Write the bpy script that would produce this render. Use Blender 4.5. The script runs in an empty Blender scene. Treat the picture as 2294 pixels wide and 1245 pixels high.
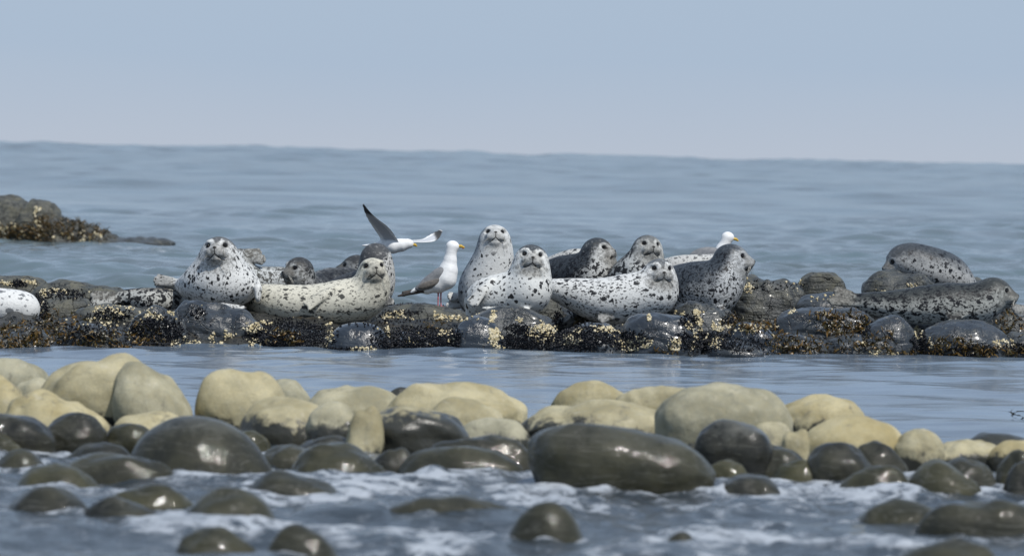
import bpy, math, random
import numpy as np
from mathutils import Vector, Matrix
from mathutils.bvhtree import BVHTree

# ------------------------------------------------------------------ camera
CX, CY, FPX, CAM_H = 1147.0, 622.5, 10350.0, 1.55
ROLL = math.atan(52.0 / 2294.0)
PITCH = math.atan(276.5 / FPX)
fwd = Vector((0, math.cos(PITCH), -math.sin(PITCH)))
upv = Vector((0, math.sin(PITCH), math.cos(PITCH)))
rgt = Vector((1, 0, 0))
cr = rgt * math.cos(ROLL) + upv * math.sin(ROLL)
cu = -rgt * math.sin(ROLL) + upv * math.cos(ROLL)
scene = bpy.context.scene
COL = scene.collection
cam = bpy.data.cameras.new("camera")
camo = bpy.data.objects.new("camera", cam)
COL.objects.link(camo)
m = Matrix((cr, cu, -fwd)).transposed().to_4x4()
m.translation = Vector((0, 0, CAM_H))
camo.matrix_world = m
cam.sensor_width = 36.0
cam.lens = 36.0 * FPX / 2294.0
cam.clip_start = 0.5
cam.clip_end = 30000
cam.dof.use_dof = True
cam.dof.focus_distance = 37.8
cam.dof.aperture_fstop = 4.0
cam.dof.aperture_blades = 0
scene.camera = camo

# ------------------------------------------------------------------ sky and sun
SUN = Vector((0.36, -0.47, 0.82)).normalized()
world = bpy.data.worlds.new("World")
scene.world = world
world.use_nodes = True
wn = world.node_tree.nodes
wl = world.node_tree.links
bg = wn["Background"]
sky = wn.new("ShaderNodeTexSky")
sky.sky_type = 'NISHITA'
sky.sun_disc = False
sky.sun_elevation = math.asin(SUN.z)
sky.sun_rotation = math.atan2(SUN.x, SUN.y)
sky.altitude = 0
sky.air_density = 1.0
sky.dust_density = 0.6
sky.ozone_density = 2.5
# a thin even veil of bright sea haze over the clear sky, palest at the horizon
SKY_S = 0.07
tc = wn.new("ShaderNodeTexCoord")
sx = wn.new("ShaderNodeSeparateXYZ"); wl.new(tc.outputs["Generated"], sx.inputs[0])
cn = wn.new("ShaderNodeTexNoise"); cn.inputs["Scale"].default_value = 5.0; cn.inputs["Detail"].default_value = 2.0
cm = wn.new("ShaderNodeMapping"); cm.inputs[3].default_value = (1, 1, 5); wl.new(tc.outputs["Generated"], cm.inputs[0]); wl.new(cm.outputs[0], cn.inputs["Vector"])
ca = wn.new("ShaderNodeMath"); ca.operation = 'MULTIPLY_ADD'; ca.inputs[1].default_value = 0.012; wl.new(cn.outputs["Fac"], ca.inputs[0]); wl.new(sx.outputs[2], ca.inputs[2])
rp = wn.new("ShaderNodeValToRGB"); wl.new(ca.outputs[0], rp.inputs[0])
els = rp.color_ramp.elements
def hz(p, c):
    e = els.new(p); e.color = tuple(v / SKY_S for v in c) + (1,)
els[0].position = 0.0; els[0].color = tuple(v / SKY_S for v in (.525, .585, .70)) + (1,)
els[1].position = 1.0; els[1].color = tuple(v / SKY_S for v in (.29, .385, .55)) + (1,)
hz(0.008, (.50, .577, .71)); hz(0.028, (.41, .525, .70)); hz(0.06, (.405, .515, .68)); hz(0.35, (.38, .485, .65))
tint = wn.new("ShaderNodeMix"); tint.data_type = 'RGBA'
tint.inputs[0].default_value = 0.82
wl.new(sky.outputs[0], tint.inputs[6])
wl.new(rp.outputs[0], tint.inputs[7])
wl.new(tint.outputs[2], bg.inputs[0])
bg.inputs[1].default_value = SKY_S
sun = bpy.data.lights.new("sun", 'SUN')
sun.energy = 3.75
sun.angle = math.radians(0.6)
sun.color = (1.0, 0.96, 0.90)
suno = bpy.data.objects.new("sun", sun)
COL.objects.link(suno)
suno.rotation_euler = SUN.to_track_quat('Z', 'Y').to_euler()
scene.view_settings.view_transform = 'Standard'
scene.view_settings.look = 'None'
scene.view_settings.exposure = 0.0
scene.view_settings.gamma = 1.0
scene.render.engine = 'CYCLES'
scene.cycles.max_bounces = 5

# ------------------------------------------------------------------ placing by distance
def ray(px, py):
    u, v = px - CX, CY - py
    u2 = u * math.cos(ROLL) - v * math.sin(ROLL)
    v2 = u * math.sin(ROLL) + v * math.cos(ROLL)
    return fwd * FPX + rgt * u2 + upv * v2
def P(px, py, Y):
    d = ray(px, py)
    return Vector((0, 0, CAM_H)) + d * (Y / d.y)
def G(px, py, z=0.0):
    d = ray(px, py)
    return Vector((0, 0, CAM_H)) + d * ((z - CAM_H) / d.z)

# ------------------------------------------------------------------ noise
_rs = np.random.RandomState(7)
_LAT = _rs.rand(256, 256).astype(np.float32)
_LAT3 = _rs.rand(64, 64, 64).astype(np.float32)
def vn2(x, y, s=0):
    x = x + s * 17.31; y = y + s * 9.17
    xi = np.floor(x).astype(np.int64); yi = np.floor(y).astype(np.int64)
    fx = x - xi; fy = y - yi
    fx = fx * fx * fx * (fx * (fx * 6 - 15) + 10); fy = fy * fy * fy * (fy * (fy * 6 - 15) + 10)
    a = _LAT[xi & 255, yi & 255]; b = _LAT[(xi + 1) & 255, yi & 255]
    c = _LAT[xi & 255, (yi + 1) & 255]; d = _LAT[(xi + 1) & 255, (yi + 1) & 255]
    return ((a * (1 - fx) + b * fx) * (1 - fy) + (c * (1 - fx) + d * fx) * fy) * 2 - 1
def fb2(x, y, s=0, o=4, g=0.5):
    r = 0; a = 1.0
    for i in range(o):
        r = r + a * vn2(x * 2 ** i, y * 2 ** i, s + i * 3); a *= g
    return r
def vn3(x, y, z, s=0):
    x = x + s * 7.31; y = y + s * 3.17; z = z + s * 5.71
    xi = np.floor(x).astype(np.int64); yi = np.floor(y).astype(np.int64); zi = np.floor(z).astype(np.int64)
    fx = x - xi; fy = y - yi; fz = z - zi
    fx = fx * fx * (3 - 2 * fx); fy = fy * fy * (3 - 2 * fy); fz = fz * fz * (3 - 2 * fz)
    r = 0
    for i in (0, 1):
        for j in (0, 1):
            for k in (0, 1):
                w = (fx if i else 1 - fx) * (fy if j else 1 - fy) * (fz if k else 1 - fz)
                r = r + w * _LAT3[(xi + i) & 63, (yi + j) & 63, (zi + k) & 63]
    return r * 2 - 1
def fb3(x, y, z, s=0, o=3, g=0.5):
    r = 0; a = 1.0
    for i in range(o):
        r = r + a * vn3(x * 2 ** i, y * 2 ** i, z * 2 ** i, s + i * 3); a *= g
    return r
def sst(a, b, x):
    t = np.clip((x - a) / (b - a), 0, 1)
    return t * t * (3 - 2 * t)

# ------------------------------------------------------------------ mesh helpers
def mesh_np(name, V, Fq, smooth=True, tris=False):
    me = bpy.data.meshes.new(name)
    V = np.asarray(V, np.float32); Fq = np.asarray(Fq, np.int32)
    n = Fq.shape[1]
    me.vertices.add(len(V)); me.vertices.foreach_set("co", V.ravel())
    me.loops.add(Fq.size); me.loops.foreach_set("vertex_index", Fq.ravel())
    me.polygons.add(len(Fq))
    me.polygons.foreach_set("loop_start", np.arange(0, Fq.size, n, dtype=np.int32))
    me.polygons.foreach_set("loop_total", np.full(len(Fq), n, np.int32))
    me.update(calc_edges=True)
    me.polygons.foreach_set("use_smooth", np.full(len(Fq), smooth))
    return me
def link(name, me, mat=None, parent=None, loc=None):
    o = bpy.data.objects.new(name, me)
    COL.objects.link(o)
    if mat: me.materials.append(mat)
    if loc is not None: o.location = loc
    if parent: o.parent = parent
    return o
def tag(o, label=None, cat=None, group=None, kind=None):
    if label: o["label"] = label
    if cat: o["category"] = cat
    if group: o["group"] = group
    if kind: o["kind"] = kind
    return o
def fattr(me, name, arr, typ='FLOAT'):
    a = me.attributes.new(name, typ, 'POINT')
    a.data.foreach_set('value' if typ == 'FLOAT' else 'vector', np.asarray(arr, np.float32).ravel())

# ------------------------------------------------------------------ node expressions
class N:
    def __init__(s, t, sock): s.t = t; s.s = sock
    def _m(s, op, *a):
        n = s.t.nodes.new("ShaderNodeMath"); n.operation = op
        for i, v in enumerate((s,) + a):
            if isinstance(v, N): s.t.links.new(v.s, n.inputs[i])
            else: n.inputs[i].default_value = v
        return N(s.t, n.outputs[0])
    def __add__(s, o): return s._m('ADD', o)
    def __radd__(s, o): return s._m('ADD', o)
    def __sub__(s, o): return s._m('SUBTRACT', o)
    def __rsub__(s, o): return (s * -1.0) + o
    def __mul__(s, o): return s._m('MULTIPLY', o)
    def __rmul__(s, o): return s._m('MULTIPLY', o)
    def abs(s): return s._m('ABSOLUTE')
    def min(s, o): return s._m('MINIMUM', o)
    def max(s, o): return s._m('MAXIMUM', o)
    def sqrt(s): return s._m('SQRT')
    def clamp(s): return s._m('MINIMUM', 1.0)._m('MAXIMUM', 0.0)
    def ss(s, a, b):
        n = s.t.nodes.new("ShaderNodeMapRange"); n.interpolation_type = 'SMOOTHSTEP'
        s.t.links.new(s.s, n.inputs[0])
        for i, v in ((1, a), (2, b)):
            if isinstance(v, N): s.t.links.new(v.s, n.inputs[i])
            else: n.inputs[i].default_value = v
        n.inputs[3].default_value = 0; n.inputs[4].default_value = 1
        return N(s.t, n.outputs[0])
class Mat:
    def __init__(s, name, **kw):
        s.m = bpy.data.materials.new(name); s.m.use_nodes = True
        s.t = s.m.node_tree; s.b = s.t.nodes["Principled BSDF"]
        for k, v in kw.items(): s.set(k.replace('_', ' '), v)
    def set(s, k, v):
        i = s.b.inputs[k]
        if isinstance(v, N): s.t.links.new(v.s, i)
        else: i.default_value = v
    def obj(s):
        n = s.t.nodes.new("ShaderNodeTexCoord"); return N(s.t, n.outputs["Object"])
    def pos(s):
        n = s.t.nodes.new("ShaderNodeNewGeometry"); return N(s.t, n.outputs["Position"])
    def attr(s, name, fac=True, typ='GEOMETRY'):
        n = s.t.nodes.new("ShaderNodeAttribute"); n.attribute_name = name; n.attribute_type = typ
        return N(s.t, n.outputs["Fac" if fac else "Vector"])
    def xyz(s, v):
        n = s.t.nodes.new("ShaderNodeSeparateXYZ"); s.t.links.new(v.s, n.inputs[0])
        return [N(s.t, n.outputs[i]) for i in range(3)]
    def comb(s, x, y, z):
        n = s.t.nodes.new("ShaderNodeCombineXYZ")
        for i, v in enumerate((x, y, z)):
            if isinstance(v, N): s.t.links.new(v.s, n.inputs[i])
            else: n.inputs[i].default_value = v
        return N(s.t, n.outputs[0])
    def map(s, v, scale=(1, 1, 1), rot=(0, 0, 0), loc=(0, 0, 0)):
        n = s.t.nodes.new("ShaderNodeMapping"); s.t.links.new(v.s, n.inputs[0])
        n.inputs[1].default_value = loc; n.inputs[2].default_value = rot; n.inputs[3].default_value = scale
        return N(s.t, n.outputs[0])
    def vadd(s, a, b, op='ADD'):
        n = s.t.nodes.new("ShaderNodeVectorMath"); n.operation = op
        s.t.links.new(a.s, n.inputs[0])
        if isinstance(b, N): s.t.links.new(b.s, n.inputs[1])
        else: n.inputs[1].default_value = b
        return N(s.t, n.outputs[0])
    def vscale(s, a, f):
        n = s.t.nodes.new("ShaderNodeVectorMath"); n.operation = 'SCALE'
        s.t.links.new(a.s, n.inputs[0]); n.inputs['Scale'].default_value = f
        return N(s.t, n.outputs[0])
    def noise(s, v, scale=5, detail=3, rough=0.5, dist=0, color=False):
        n = s.t.nodes.new("ShaderNodeTexNoise"); s.t.links.new(v.s, n.inputs["Vector"])
        n.inputs["Scale"].default_value = scale; n.inputs["Detail"].default_value = detail
        n.inputs["Roughness"].default_value = rough; n.inputs["Distortion"].default_value = dist
        return N(s.t, n.outputs["Color" if color else "Fac"])
    def voro(s, v, scale=5, feature='F1', rnd=1.0):
        n = s.t.nodes.new("ShaderNodeTexVoronoi"); s.t.links.new(v.s, n.inputs["Vector"])
        n.feature = feature; n.inputs["Scale"].default_value = scale; n.inputs["Randomness"].default_value = rnd
        return N(s.t, n.outputs["Distance"]), (N(s.t, n.outputs["Color"]) if feature == 'F1' else None)
    def mix(s, f, a, b):
        n = s.t.nodes.new("ShaderNodeMix"); n.data_type = 'RGBA'
        for i, v in ((0, f), (6, a), (7, b)):
            if isinstance(v, N): s.t.links.new(v.s, n.inputs[i])
            else: n.inputs[i].default_value = v if i == 0 else tuple(v) + (1,) if len(v) == 3 else v
        return N(s.t, n.outputs[2])
    def bump(s, h, strength=0.3, dist=0.01, normal=None):
        n = s.t.nodes.new("ShaderNodeBump"); s.t.links.new(h.s, n.inputs["Height"])
        n.inputs["Strength"].default_value = strength; n.inputs["Distance"].default_value = dist
        if normal: s.t.links.new(normal.s, n.inputs["Normal"])
        return N(s.t, n.outputs[0])

# ------------------------------------------------------------------ water
def wave_height(x, y):
    z = np.zeros_like(x)
    rs = np.random.RandomState(3)
    # slow groups that make some patches livelier than others
    g1 = 0.65 + 0.55 * vn2(x / 2.6, y / 4.5, 1)
    g2 = 0.7 + 0.6 * vn2(x / 7.0, y / 14.0, 2)
    open_sea = sst(43.0, 50.0, y)
    pool = sst(23.5, 26.0, y) * (1 - sst(43.0, 47.0, y))
    fore = 1 - sst(23.0, 25.5, y)
    far = sst(90, 160, y)
    def band(lmin, lmax, n, steep, spread, seed):
        r = np.random.RandomState(seed); h = 0
        for i in range(n):
            L = lmin * (lmax / lmin) ** r.rand()
            th = r.randn() * spread
            k = 2 * math.pi / L
            kx, ky = k * math.sin(th), k * math.cos(th)
            ph = r.rand() * 6.283 
            s = np.sin(kx * x + ky * y + ph + 1.2 * vn2(x / (L * 2.2), y / (L * 2.2), i + seed))
            h = h + (steep * L / 6.283 / math.sqrt(n)) * s
        return h
    # chop behind the reef
    near_open = open_sea * (1 - sst(75, 110, y))
    z += near_open * (0.35 + 1.0 * g1) * band(0.3, 1.0, 18, 0.23, 0.85, 11)
    z += open_sea * (1 - far) * g2 * band(1.0, 3.2, 14, 0.19, 0.8, 12)
    z += open_sea * g2 * band(3.5, 9.0, 12, 0.085, 0.75, 13)
    z += sst(100, 200, y) * band(10, 40, 12, 0.050, 0.6, 14)
    z += sst(120, 260, y) * 0.16 * fb2(x / 7.0, y / 18.0, 30, 3)
    # calm pool
    z += pool * (0.6 + 0.8 * sst(33.5, 36, y)) * (0.5 + 0.5 * g1) * band(0.2, 0.7, 14, 0.10, 0.6, 15)
    z += pool * band(1.0, 3.0, 8, 0.055, 0.55, 16)
    # wash among the stones
    t = fb2(x / 0.55, y / 0.75, 40, 4, 0.55)
    rd = 1 - np.abs(fb2(x / 0.9, y / 1.1, 50, 3))
    z += fore * (0.022 * t + 0.03 * rd * (0.5 + 0.5 * vn2(x / 1.6, y / 1.6, 8)) - 0.015)
    z += fore * band(0.5, 1.6, 8, 0.10, 0.7, 17)
    z += fore * (0.5 + 0.5 * g1) * band(0.14, 0.42, 14, 0.17, 0.8, 18)
    # a long swell standing up on the outer bank: its ragged crest is what makes the skyline
    bank = np.exp(-((y - 540.0) / 75.0) ** 2)
    z += bank * (1.50 + 0.09 * fb2(x / 14.0, y / 80.0, 31, 2) + 0.13 * vn2(x / 3.6, y / 90.0, 33) + 0.08 * vn2(x / 1.7, y / 60.0, 34))
    return z

def foam_amount(x, y, z):
    fore = 1 - sst(23.6, 25.0, y)
    # a band of broken water running along the front of the stones
    lump = fb2(x / 0.6, y / 0.9, 60, 5, 0.62) - .12 + .22 * sst(-1, 2.2, x)
    band = np.exp(-((y - 22.0 - 0.5 * np.sin(x * 1.3)) / 1.0) ** 2)
    f = fore * sst(0.05, 0.95, 0.10 + 0.42 * band + 0.55 * lump + 5.0 * z)
    f += 0.5 * fore * sst(0.45, 0.9, fb2(x / 0.35, y / 1.2, 70, 3) + 0.15)
    f = f * 0.95 + 0.16 * fore
    for (sx, sy, ha, hb) in AWASH:
        r = np.sqrt(((x - sx) / ha) ** 2 + ((y - sy) / hb) ** 2)
        dd = (r - 1) * min(ha, hb)
        nn = fb2(x / 0.16 + sx, y / 0.22, 95, 3)
        f = f + fore * 0.65 * np.exp(-(dd / (0.04 + 0.05 * (nn > 0))) ** 2) * sst(-0.25, 0.45, nn + 0.25 * np.sin(sx * 9))
    # surf against the far left rocks
    d = np.exp(-((x + 5.6) / 0.9) ** 2 - ((y - 68.5) / 1.2) ** 2)
    f += 0.9 * d * sst(-0.2, 0.5, fb2(x / 0.4, y / 0.8, 80, 3))
    return np.clip(f, 0, 1)

def build_water():
    rows = [13.0]
    while rows[-1] < 9000:
        y = rows[-1]
        if y < 26: d = 0.042
        elif y < 43: d = 0.055
        elif y < 75: d = 0.10
        elif y < 120: d = 0.26
        elif y < 700: d = 0.0042 * y
        else: d = 0.05 * y
        rows.append(y + d)
    Y = np.array(rows, np.float64)
    nc = 420
    c = np.linspace(-1, 1, nc)
    out = 1 + 0.02 * (np.power(1.16, np.arange(1, 37)) - 1) / 0.16 * 1.0
    c = np.concatenate([-out[::-1], c, out]); nc = len(c)
    half = 0.165 * Y + 0.6
    X = half[:, None] * c[None, :]
    YY = np.repeat(Y[:, None], nc, 1)
    Z = wave_height(X, YY)
    foam = foam_amount(X, YY, Z)
    Z = Z + foam * 0.035 * (0.6 + 0.4 * fb2(X / 0.12, YY / 0.2, 90, 2)) * (YY < 25)
    V = np.stack([X, YY, Z], -1).reshape(-1, 3)
    nr = len(Y)
    i = np.arange(nr - 1)[:, None] * nc + np.arange(nc - 1)[None, :]
    Fq = np.stack([i, i + 1, i + nc + 1, i + nc], -1).reshape(-1, 4)
    me = mesh_np("sea", V, Fq)
    fattr(me, "foam", foam.ravel())
    M = Mat("sea_water", Roughness=0.07, IOR=1.33)
    p = M.pos()
    f = M.attr("foam")
    yy = M.xyz(p)[1]
    n1 = M.noise(M.map(p, (5.5, 9, 1)), 1.0, 4, 0.62, 0.6)
    n2 = M.noise(M.map(p, (22, 38, 1)), 1.0, 3, 0.6, 0.3)
    farf = yy.ss(50, 180)
    calm = yy.ss(24.0, 26.0) * (1.0 - yy.ss(42.0, 46.0))
    h = n1 * (1.0 - 0.80 * calm) * 1.0 + n2 * (0.28 - 0.20 * calm)
    big = M.noise(M.map(p, (0.9, 1.1, 1)), 1.0, 4, 0.6, 0.5)
    h = h + big * farf * 2.2
    fd = M.noise(p, 30, 4, 0.7)
    ws = M.vadd(M.map(p, (8.0, 5.5, 9.0)), M.vscale(M.noise(p, 3.0, 3, .6, 0, True), 2.2))
    st = M.noise(ws, 1.0, 6, 0.68)
    fm = (st.ss(0.52 - f * 0.19, 0.78 - f * 0.12) * (f * 1.2 + 0.32) + (fd - 0.5) * f * 0.6).clamp() * (1.0 - yy.ss(24, 26)).max(f)
    M.set("Base Color", M.mix(fm * 0.8, M.mix(yy.ss(23.5, 26.5), (0.030, 0.040, 0.050), M.mix(calm, M.mix(M.noise(M.map(p, (.35, .12, 1)), 1.0, 4, .65).ss(.35, .65), (0.085, 0.112, 0.122), (0.108, 0.156, 0.180)), M.mix(M.noise(M.map(p, (.8, .35, 1)), 1.0, 4, .65).ss(.35, .65), (0.095, 0.125, 0.165), (0.140, 0.190, 0.250)))), (0.47, 0.51, 0.56)))
    M.set("Roughness", fm * 0.5 + 0.07 + farf * 0.06 + calm * 0.075)
    M.set("Normal", M.bump((h * ((1.0 - yy.ss(23.5, 26.0)) * 1.5 + 0.42 + yy.ss(43.0, 47.0) * (1.0 - yy.ss(70.0, 110.0)) * 0.45)) + fd * f * 0.8, 0.33, 0.03))
    o = link("sea", me, M.m)
    tag(o, "rippled blue grey sea running from the stones to the horizon", None, None, "structure")
    return o
# sea bed under everything, so that nothing is open below
def build_bed():
    M = Mat("bed_mud", Roughness=0.8)
    M.set("Base Color", M.mix(M.noise(M.pos(), 1.5), (0.03, 0.03, 0.025), (0.07, 0.065, 0.05)))
    V = [(-2500, 5, -0.75), (2500, 5, -0.75), (2500, 12000, -0.75), (-2500, 12000, -0.75)]
    o = link("sea_bed", mesh_np("sea_bed", V, [(0, 1, 2, 3)], False), M.m)
    tag(o, "dark sea bed under the water", None, None, "structure")
build_bed()

# ------------------------------------------------------------------ stone materials
def rock_mats():
    R = {}
    # pale dry stones with a wet dark foot
    M = Mat("pale_stone")
    o = M.obj(); rnd = M.attr("seed", typ='OBJECT')
    ov = M.vadd(o, M.comb(rnd * 13.0, rnd * 7.0, rnd * 3.0))
    tintv = M.attr("tint", typ='OBJECT'); wet = M.attr("wet", typ='OBJECT')
    n = M.noise(ov, 4.5, 5, 0.6); n2 = M.noise(ov, 26, 4, 0.65); n3 = M.noise(ov, 90, 3, 0.6)
    yel = M.mix(n.ss(0.35, 0.65), (0.33, 0.27, 0.125), (0.49, 0.425, 0.245))
    gry = M.mix(n.ss(0.35, 0.65), (0.22, 0.213, 0.15), (0.40, 0.38, 0.275))
    col = M.mix((tintv + (n2 - 0.5) * 0.8).clamp(), yel, gry)
    spot = M.noise(ov, 6, 6, 0.72, 0.8)
    col = M.mix(spot.ss(0.56, 0.70) * 0.75, col, (0.12, 0.115, 0.085))
    lite = M.noise(M.vadd(ov, (5, 3, 1)), 12, 5, 0.7)
    col = M.mix(lite.ss(0.56, 0.72) * 0.4, col, (0.50, 0.47, 0.37))
    col = M.mix(n3.ss(0.3, 0.7) * 0.25, col, (0.2, 0.19, 0.13))
    z = M.xyz(M.pos())[2]
    wf = (z + (n - 0.5) * 0.28 + (n2 - 0.5) * 0.10 - wet).ss(0.028, -0.012)
    col = M.mix(wf, col, M.mix(n2, (0.020, 0.021, 0.018), (0.05, 0.05, 0.038)))
    M.set("Base Color", col)
    M.set("Roughness", 0.78 - wf * 0.5)
    M.set("Normal", M.bump(n * 0.6 + n2 * 0.5 + n3 * 0.2, 0.5, 0.02))
    R['pale'] = M.m
    # dark wet stones
    M = Mat("wet_dark_stone")
    o = M.obj(); rnd = M.attr("seed", typ='OBJECT')
    ov = M.vadd(o, M.comb(rnd * 13.0, rnd * 7.0, rnd * 3.0)); tintv = M.attr("tint", typ='OBJECT')
    n = M.noise(ov, 5, 4, 0.6); n2 = M.noise(ov, 38, 3, 0.6); n3 = M.noise(ov, 120, 2, 0.6)
    a = M.mix(n.ss(0.3, 0.7), (0.016, 0.017, 0.015), (0.034, 0.034, 0.027))
    b = M.mix(n.ss(0.3, 0.7), (0.034, 0.034, 0.016), (0.070, 0.067, 0.034))
    col = M.mix((tintv + (n - 0.5) * 0.5).clamp(), a, b)
    col = M.mix(n2.ss(0.5, 0.8) * 0.3, col, (0.075, 0.075, 0.065))
    zz = M.xyz(M.pos())[2]
    dry = (zz + (n - 0.5) * 0.30 + (n2 - 0.5) * 0.08).ss(0.17, 0.24) * (1.0 - tintv * 1.6).clamp()
    col = M.mix(dry * 0.65, col, (0.105, 0.108, 0.098))
    vein = M.noise(M.map(ov, (1.2, 2, 9), (.4, .7, 0)), 1.6, 3, .55, 1.2)
    col = M.mix(((vein - 0.5).abs().ss(0.014, 0.004)) * 0.35, col, (0.13, 0.13, 0.115))
    M.set("Base Color", col)
    M.set("Roughness", n2 * 0.2 + 0.42)
    M.set("Specular IOR Level", 0.15)
    M.set("Coat Weight", 0.6); M.set("Coat Roughness", 0.05); M.set("Coat IOR", 1.33)
    M.set("Normal", M.bump(n * 1.2 + n2 * 0.32 + n3 * 0.08, 0.45, 0.02))
    M.set("Coat Normal", M.bump(M.noise(ov, 42, 2, .5) * .55 + M.noise(ov, 18, 2, .5) * .35, 0.45, 0.02))
    R['dark'] = M.m
    # blue black slate of the reef, striated and damp
    M = Mat("slate_rock")
    o = M.obj(); rnd = M.attr("seed", typ='OBJECT')
    ov = M.vadd(o, M.comb(rnd * 13.0, rnd * 7.0, rnd * 3.0)); tintv = M.attr("tint", typ='OBJECT')
    n = M.noise(ov, 5, 5, 0.6); 
    st = M.noise(M.map(ov, (4, 8, 34), (0.2, 0.5, 0.1)), 1.0, 5, 0.6, 0.5)
    n2 = M.noise(ov, 45, 4, 0.65)
    crack, _ = M.voro(M.vadd(ov, M.vscale(M.noise(ov, 6, 3, 0.6, 0, True), 0.25)), 4.5, 'DISTANCE_TO_EDGE')
    cr_ = crack.ss(0.0, 0.028)
    a = M.mix(n.ss(0.3, 0.7), (0.012, 0.016, 0.022), (0.030, 0.039, 0.052))
    b = M.mix(n.ss(0.3, 0.7), (0.045, 0.047, 0.040), (0.115, 0.115, 0.095))
    col = M.mix(tintv, a, b)
    col = M.mix(st.ss(0.50, 0.75) * 0.4, col, (0.085, 0.095, 0.10))
    lich = M.noise(M.vadd(ov, (9, 2, 4)), 14, 6, 0.75)
    col = M.mix(lich.ss(0.60, 0.68) * 0.5, col, (0.28, 0.27, 0.21))
    oli = M.noise(M.vadd(ov, (2, 8, 1)), 7, 5, 0.7)
    col = M.mix(oli.ss(0.48, 0.60) * tintv * 0.75, col, (0.13, 0.125, 0.088))
    blk = M.noise(M.vadd(ov, (6, 1, 3)), 9, 5, 0.75)
    col = M.mix(blk.ss(0.56, 0.66) * 0.7, col, (0.012, 0.012, 0.012))
    col = M.mix((1.0 - cr_) * 0.85, col, (0.015, 0.015, 0.014))
    M.set("Base Color", col)
    M.set("Roughness", (n * 0.4 + tintv * 0.25 + 0.06).clamp())
    rl = tintv * 1.2 + 0.3
    M.set("Coat Weight", (0.55 - tintv).clamp()); M.set("Coat Roughness", 0.12); M.set("Coat IOR", 1.33)
    M.set("Normal", M.bump(n * 1.3 + (st * 0.8 + n2 * 0.5 + cr_ * 0.35) * rl, 0.9, 0.025))
    R['slate'] = M.m
    # wet rough reef rock under the growth
    M = Mat("reef_rock")
    p = M.pos()
    n = M.noise(p, 3, 5, 0.65); n2 = M.noise(p, 30, 5, 0.7)
    col = M.mix(n2.ss(0.35, 0.65), (0.010, 0.011, 0.011), (0.042, 0.042, 0.036))
    col = M.mix(n.ss(0.55, 0.7) * 0.6, col, (0.09, 0.055, 0.018))
    M.set("Base Color", col); M.set("Roughness", n2 * 0.4 + 0.15)
    M.set("Normal", M.bump(n2 + n, 0.8, 0.03))
    R['reef'] = M.m
    return R
RM = rock_mats()

# ------------------------------------------------------------------ rocks
def sphere_grid(n):
    # a cube sphere: even quads
    V = []; F = []; idx = {}
    def vid(p):
        k = (round(p[0] * n), round(p[1] * n), round(p[2] * n))
        if k not in idx:
            idx[k] = len(V); V.append(p)
        return idx[k]
    for ax in range(3):
        for sg in (-1, 1):
            for i in range(n):
                for j in range(n):
                    q = []
                    for a, b in ((0, 0), (1, 0), (1, 1), (0, 1)):
                        p = [0, 0, 0]
                        p[ax] = sg * 1.0; p[(ax + 1) % 3] = -1 + 2 * (i + a) / n; p[(ax + 2) % 3] = -1 + 2 * (j + b) / n
                        q.append(vid(tuple(p)))
                    F.append(q if sg > 0 else q[::-1])
    V = np.array(V)
    V = np.tan(V * math.pi / 4)
    V /= np.linalg.norm(V, axis=1)[:, None]
    return V, np.array(F)
SPH = {n: sphere_grid(n) for n in (16, 26, 40)}
ROCKS = []
AWASH = []
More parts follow.
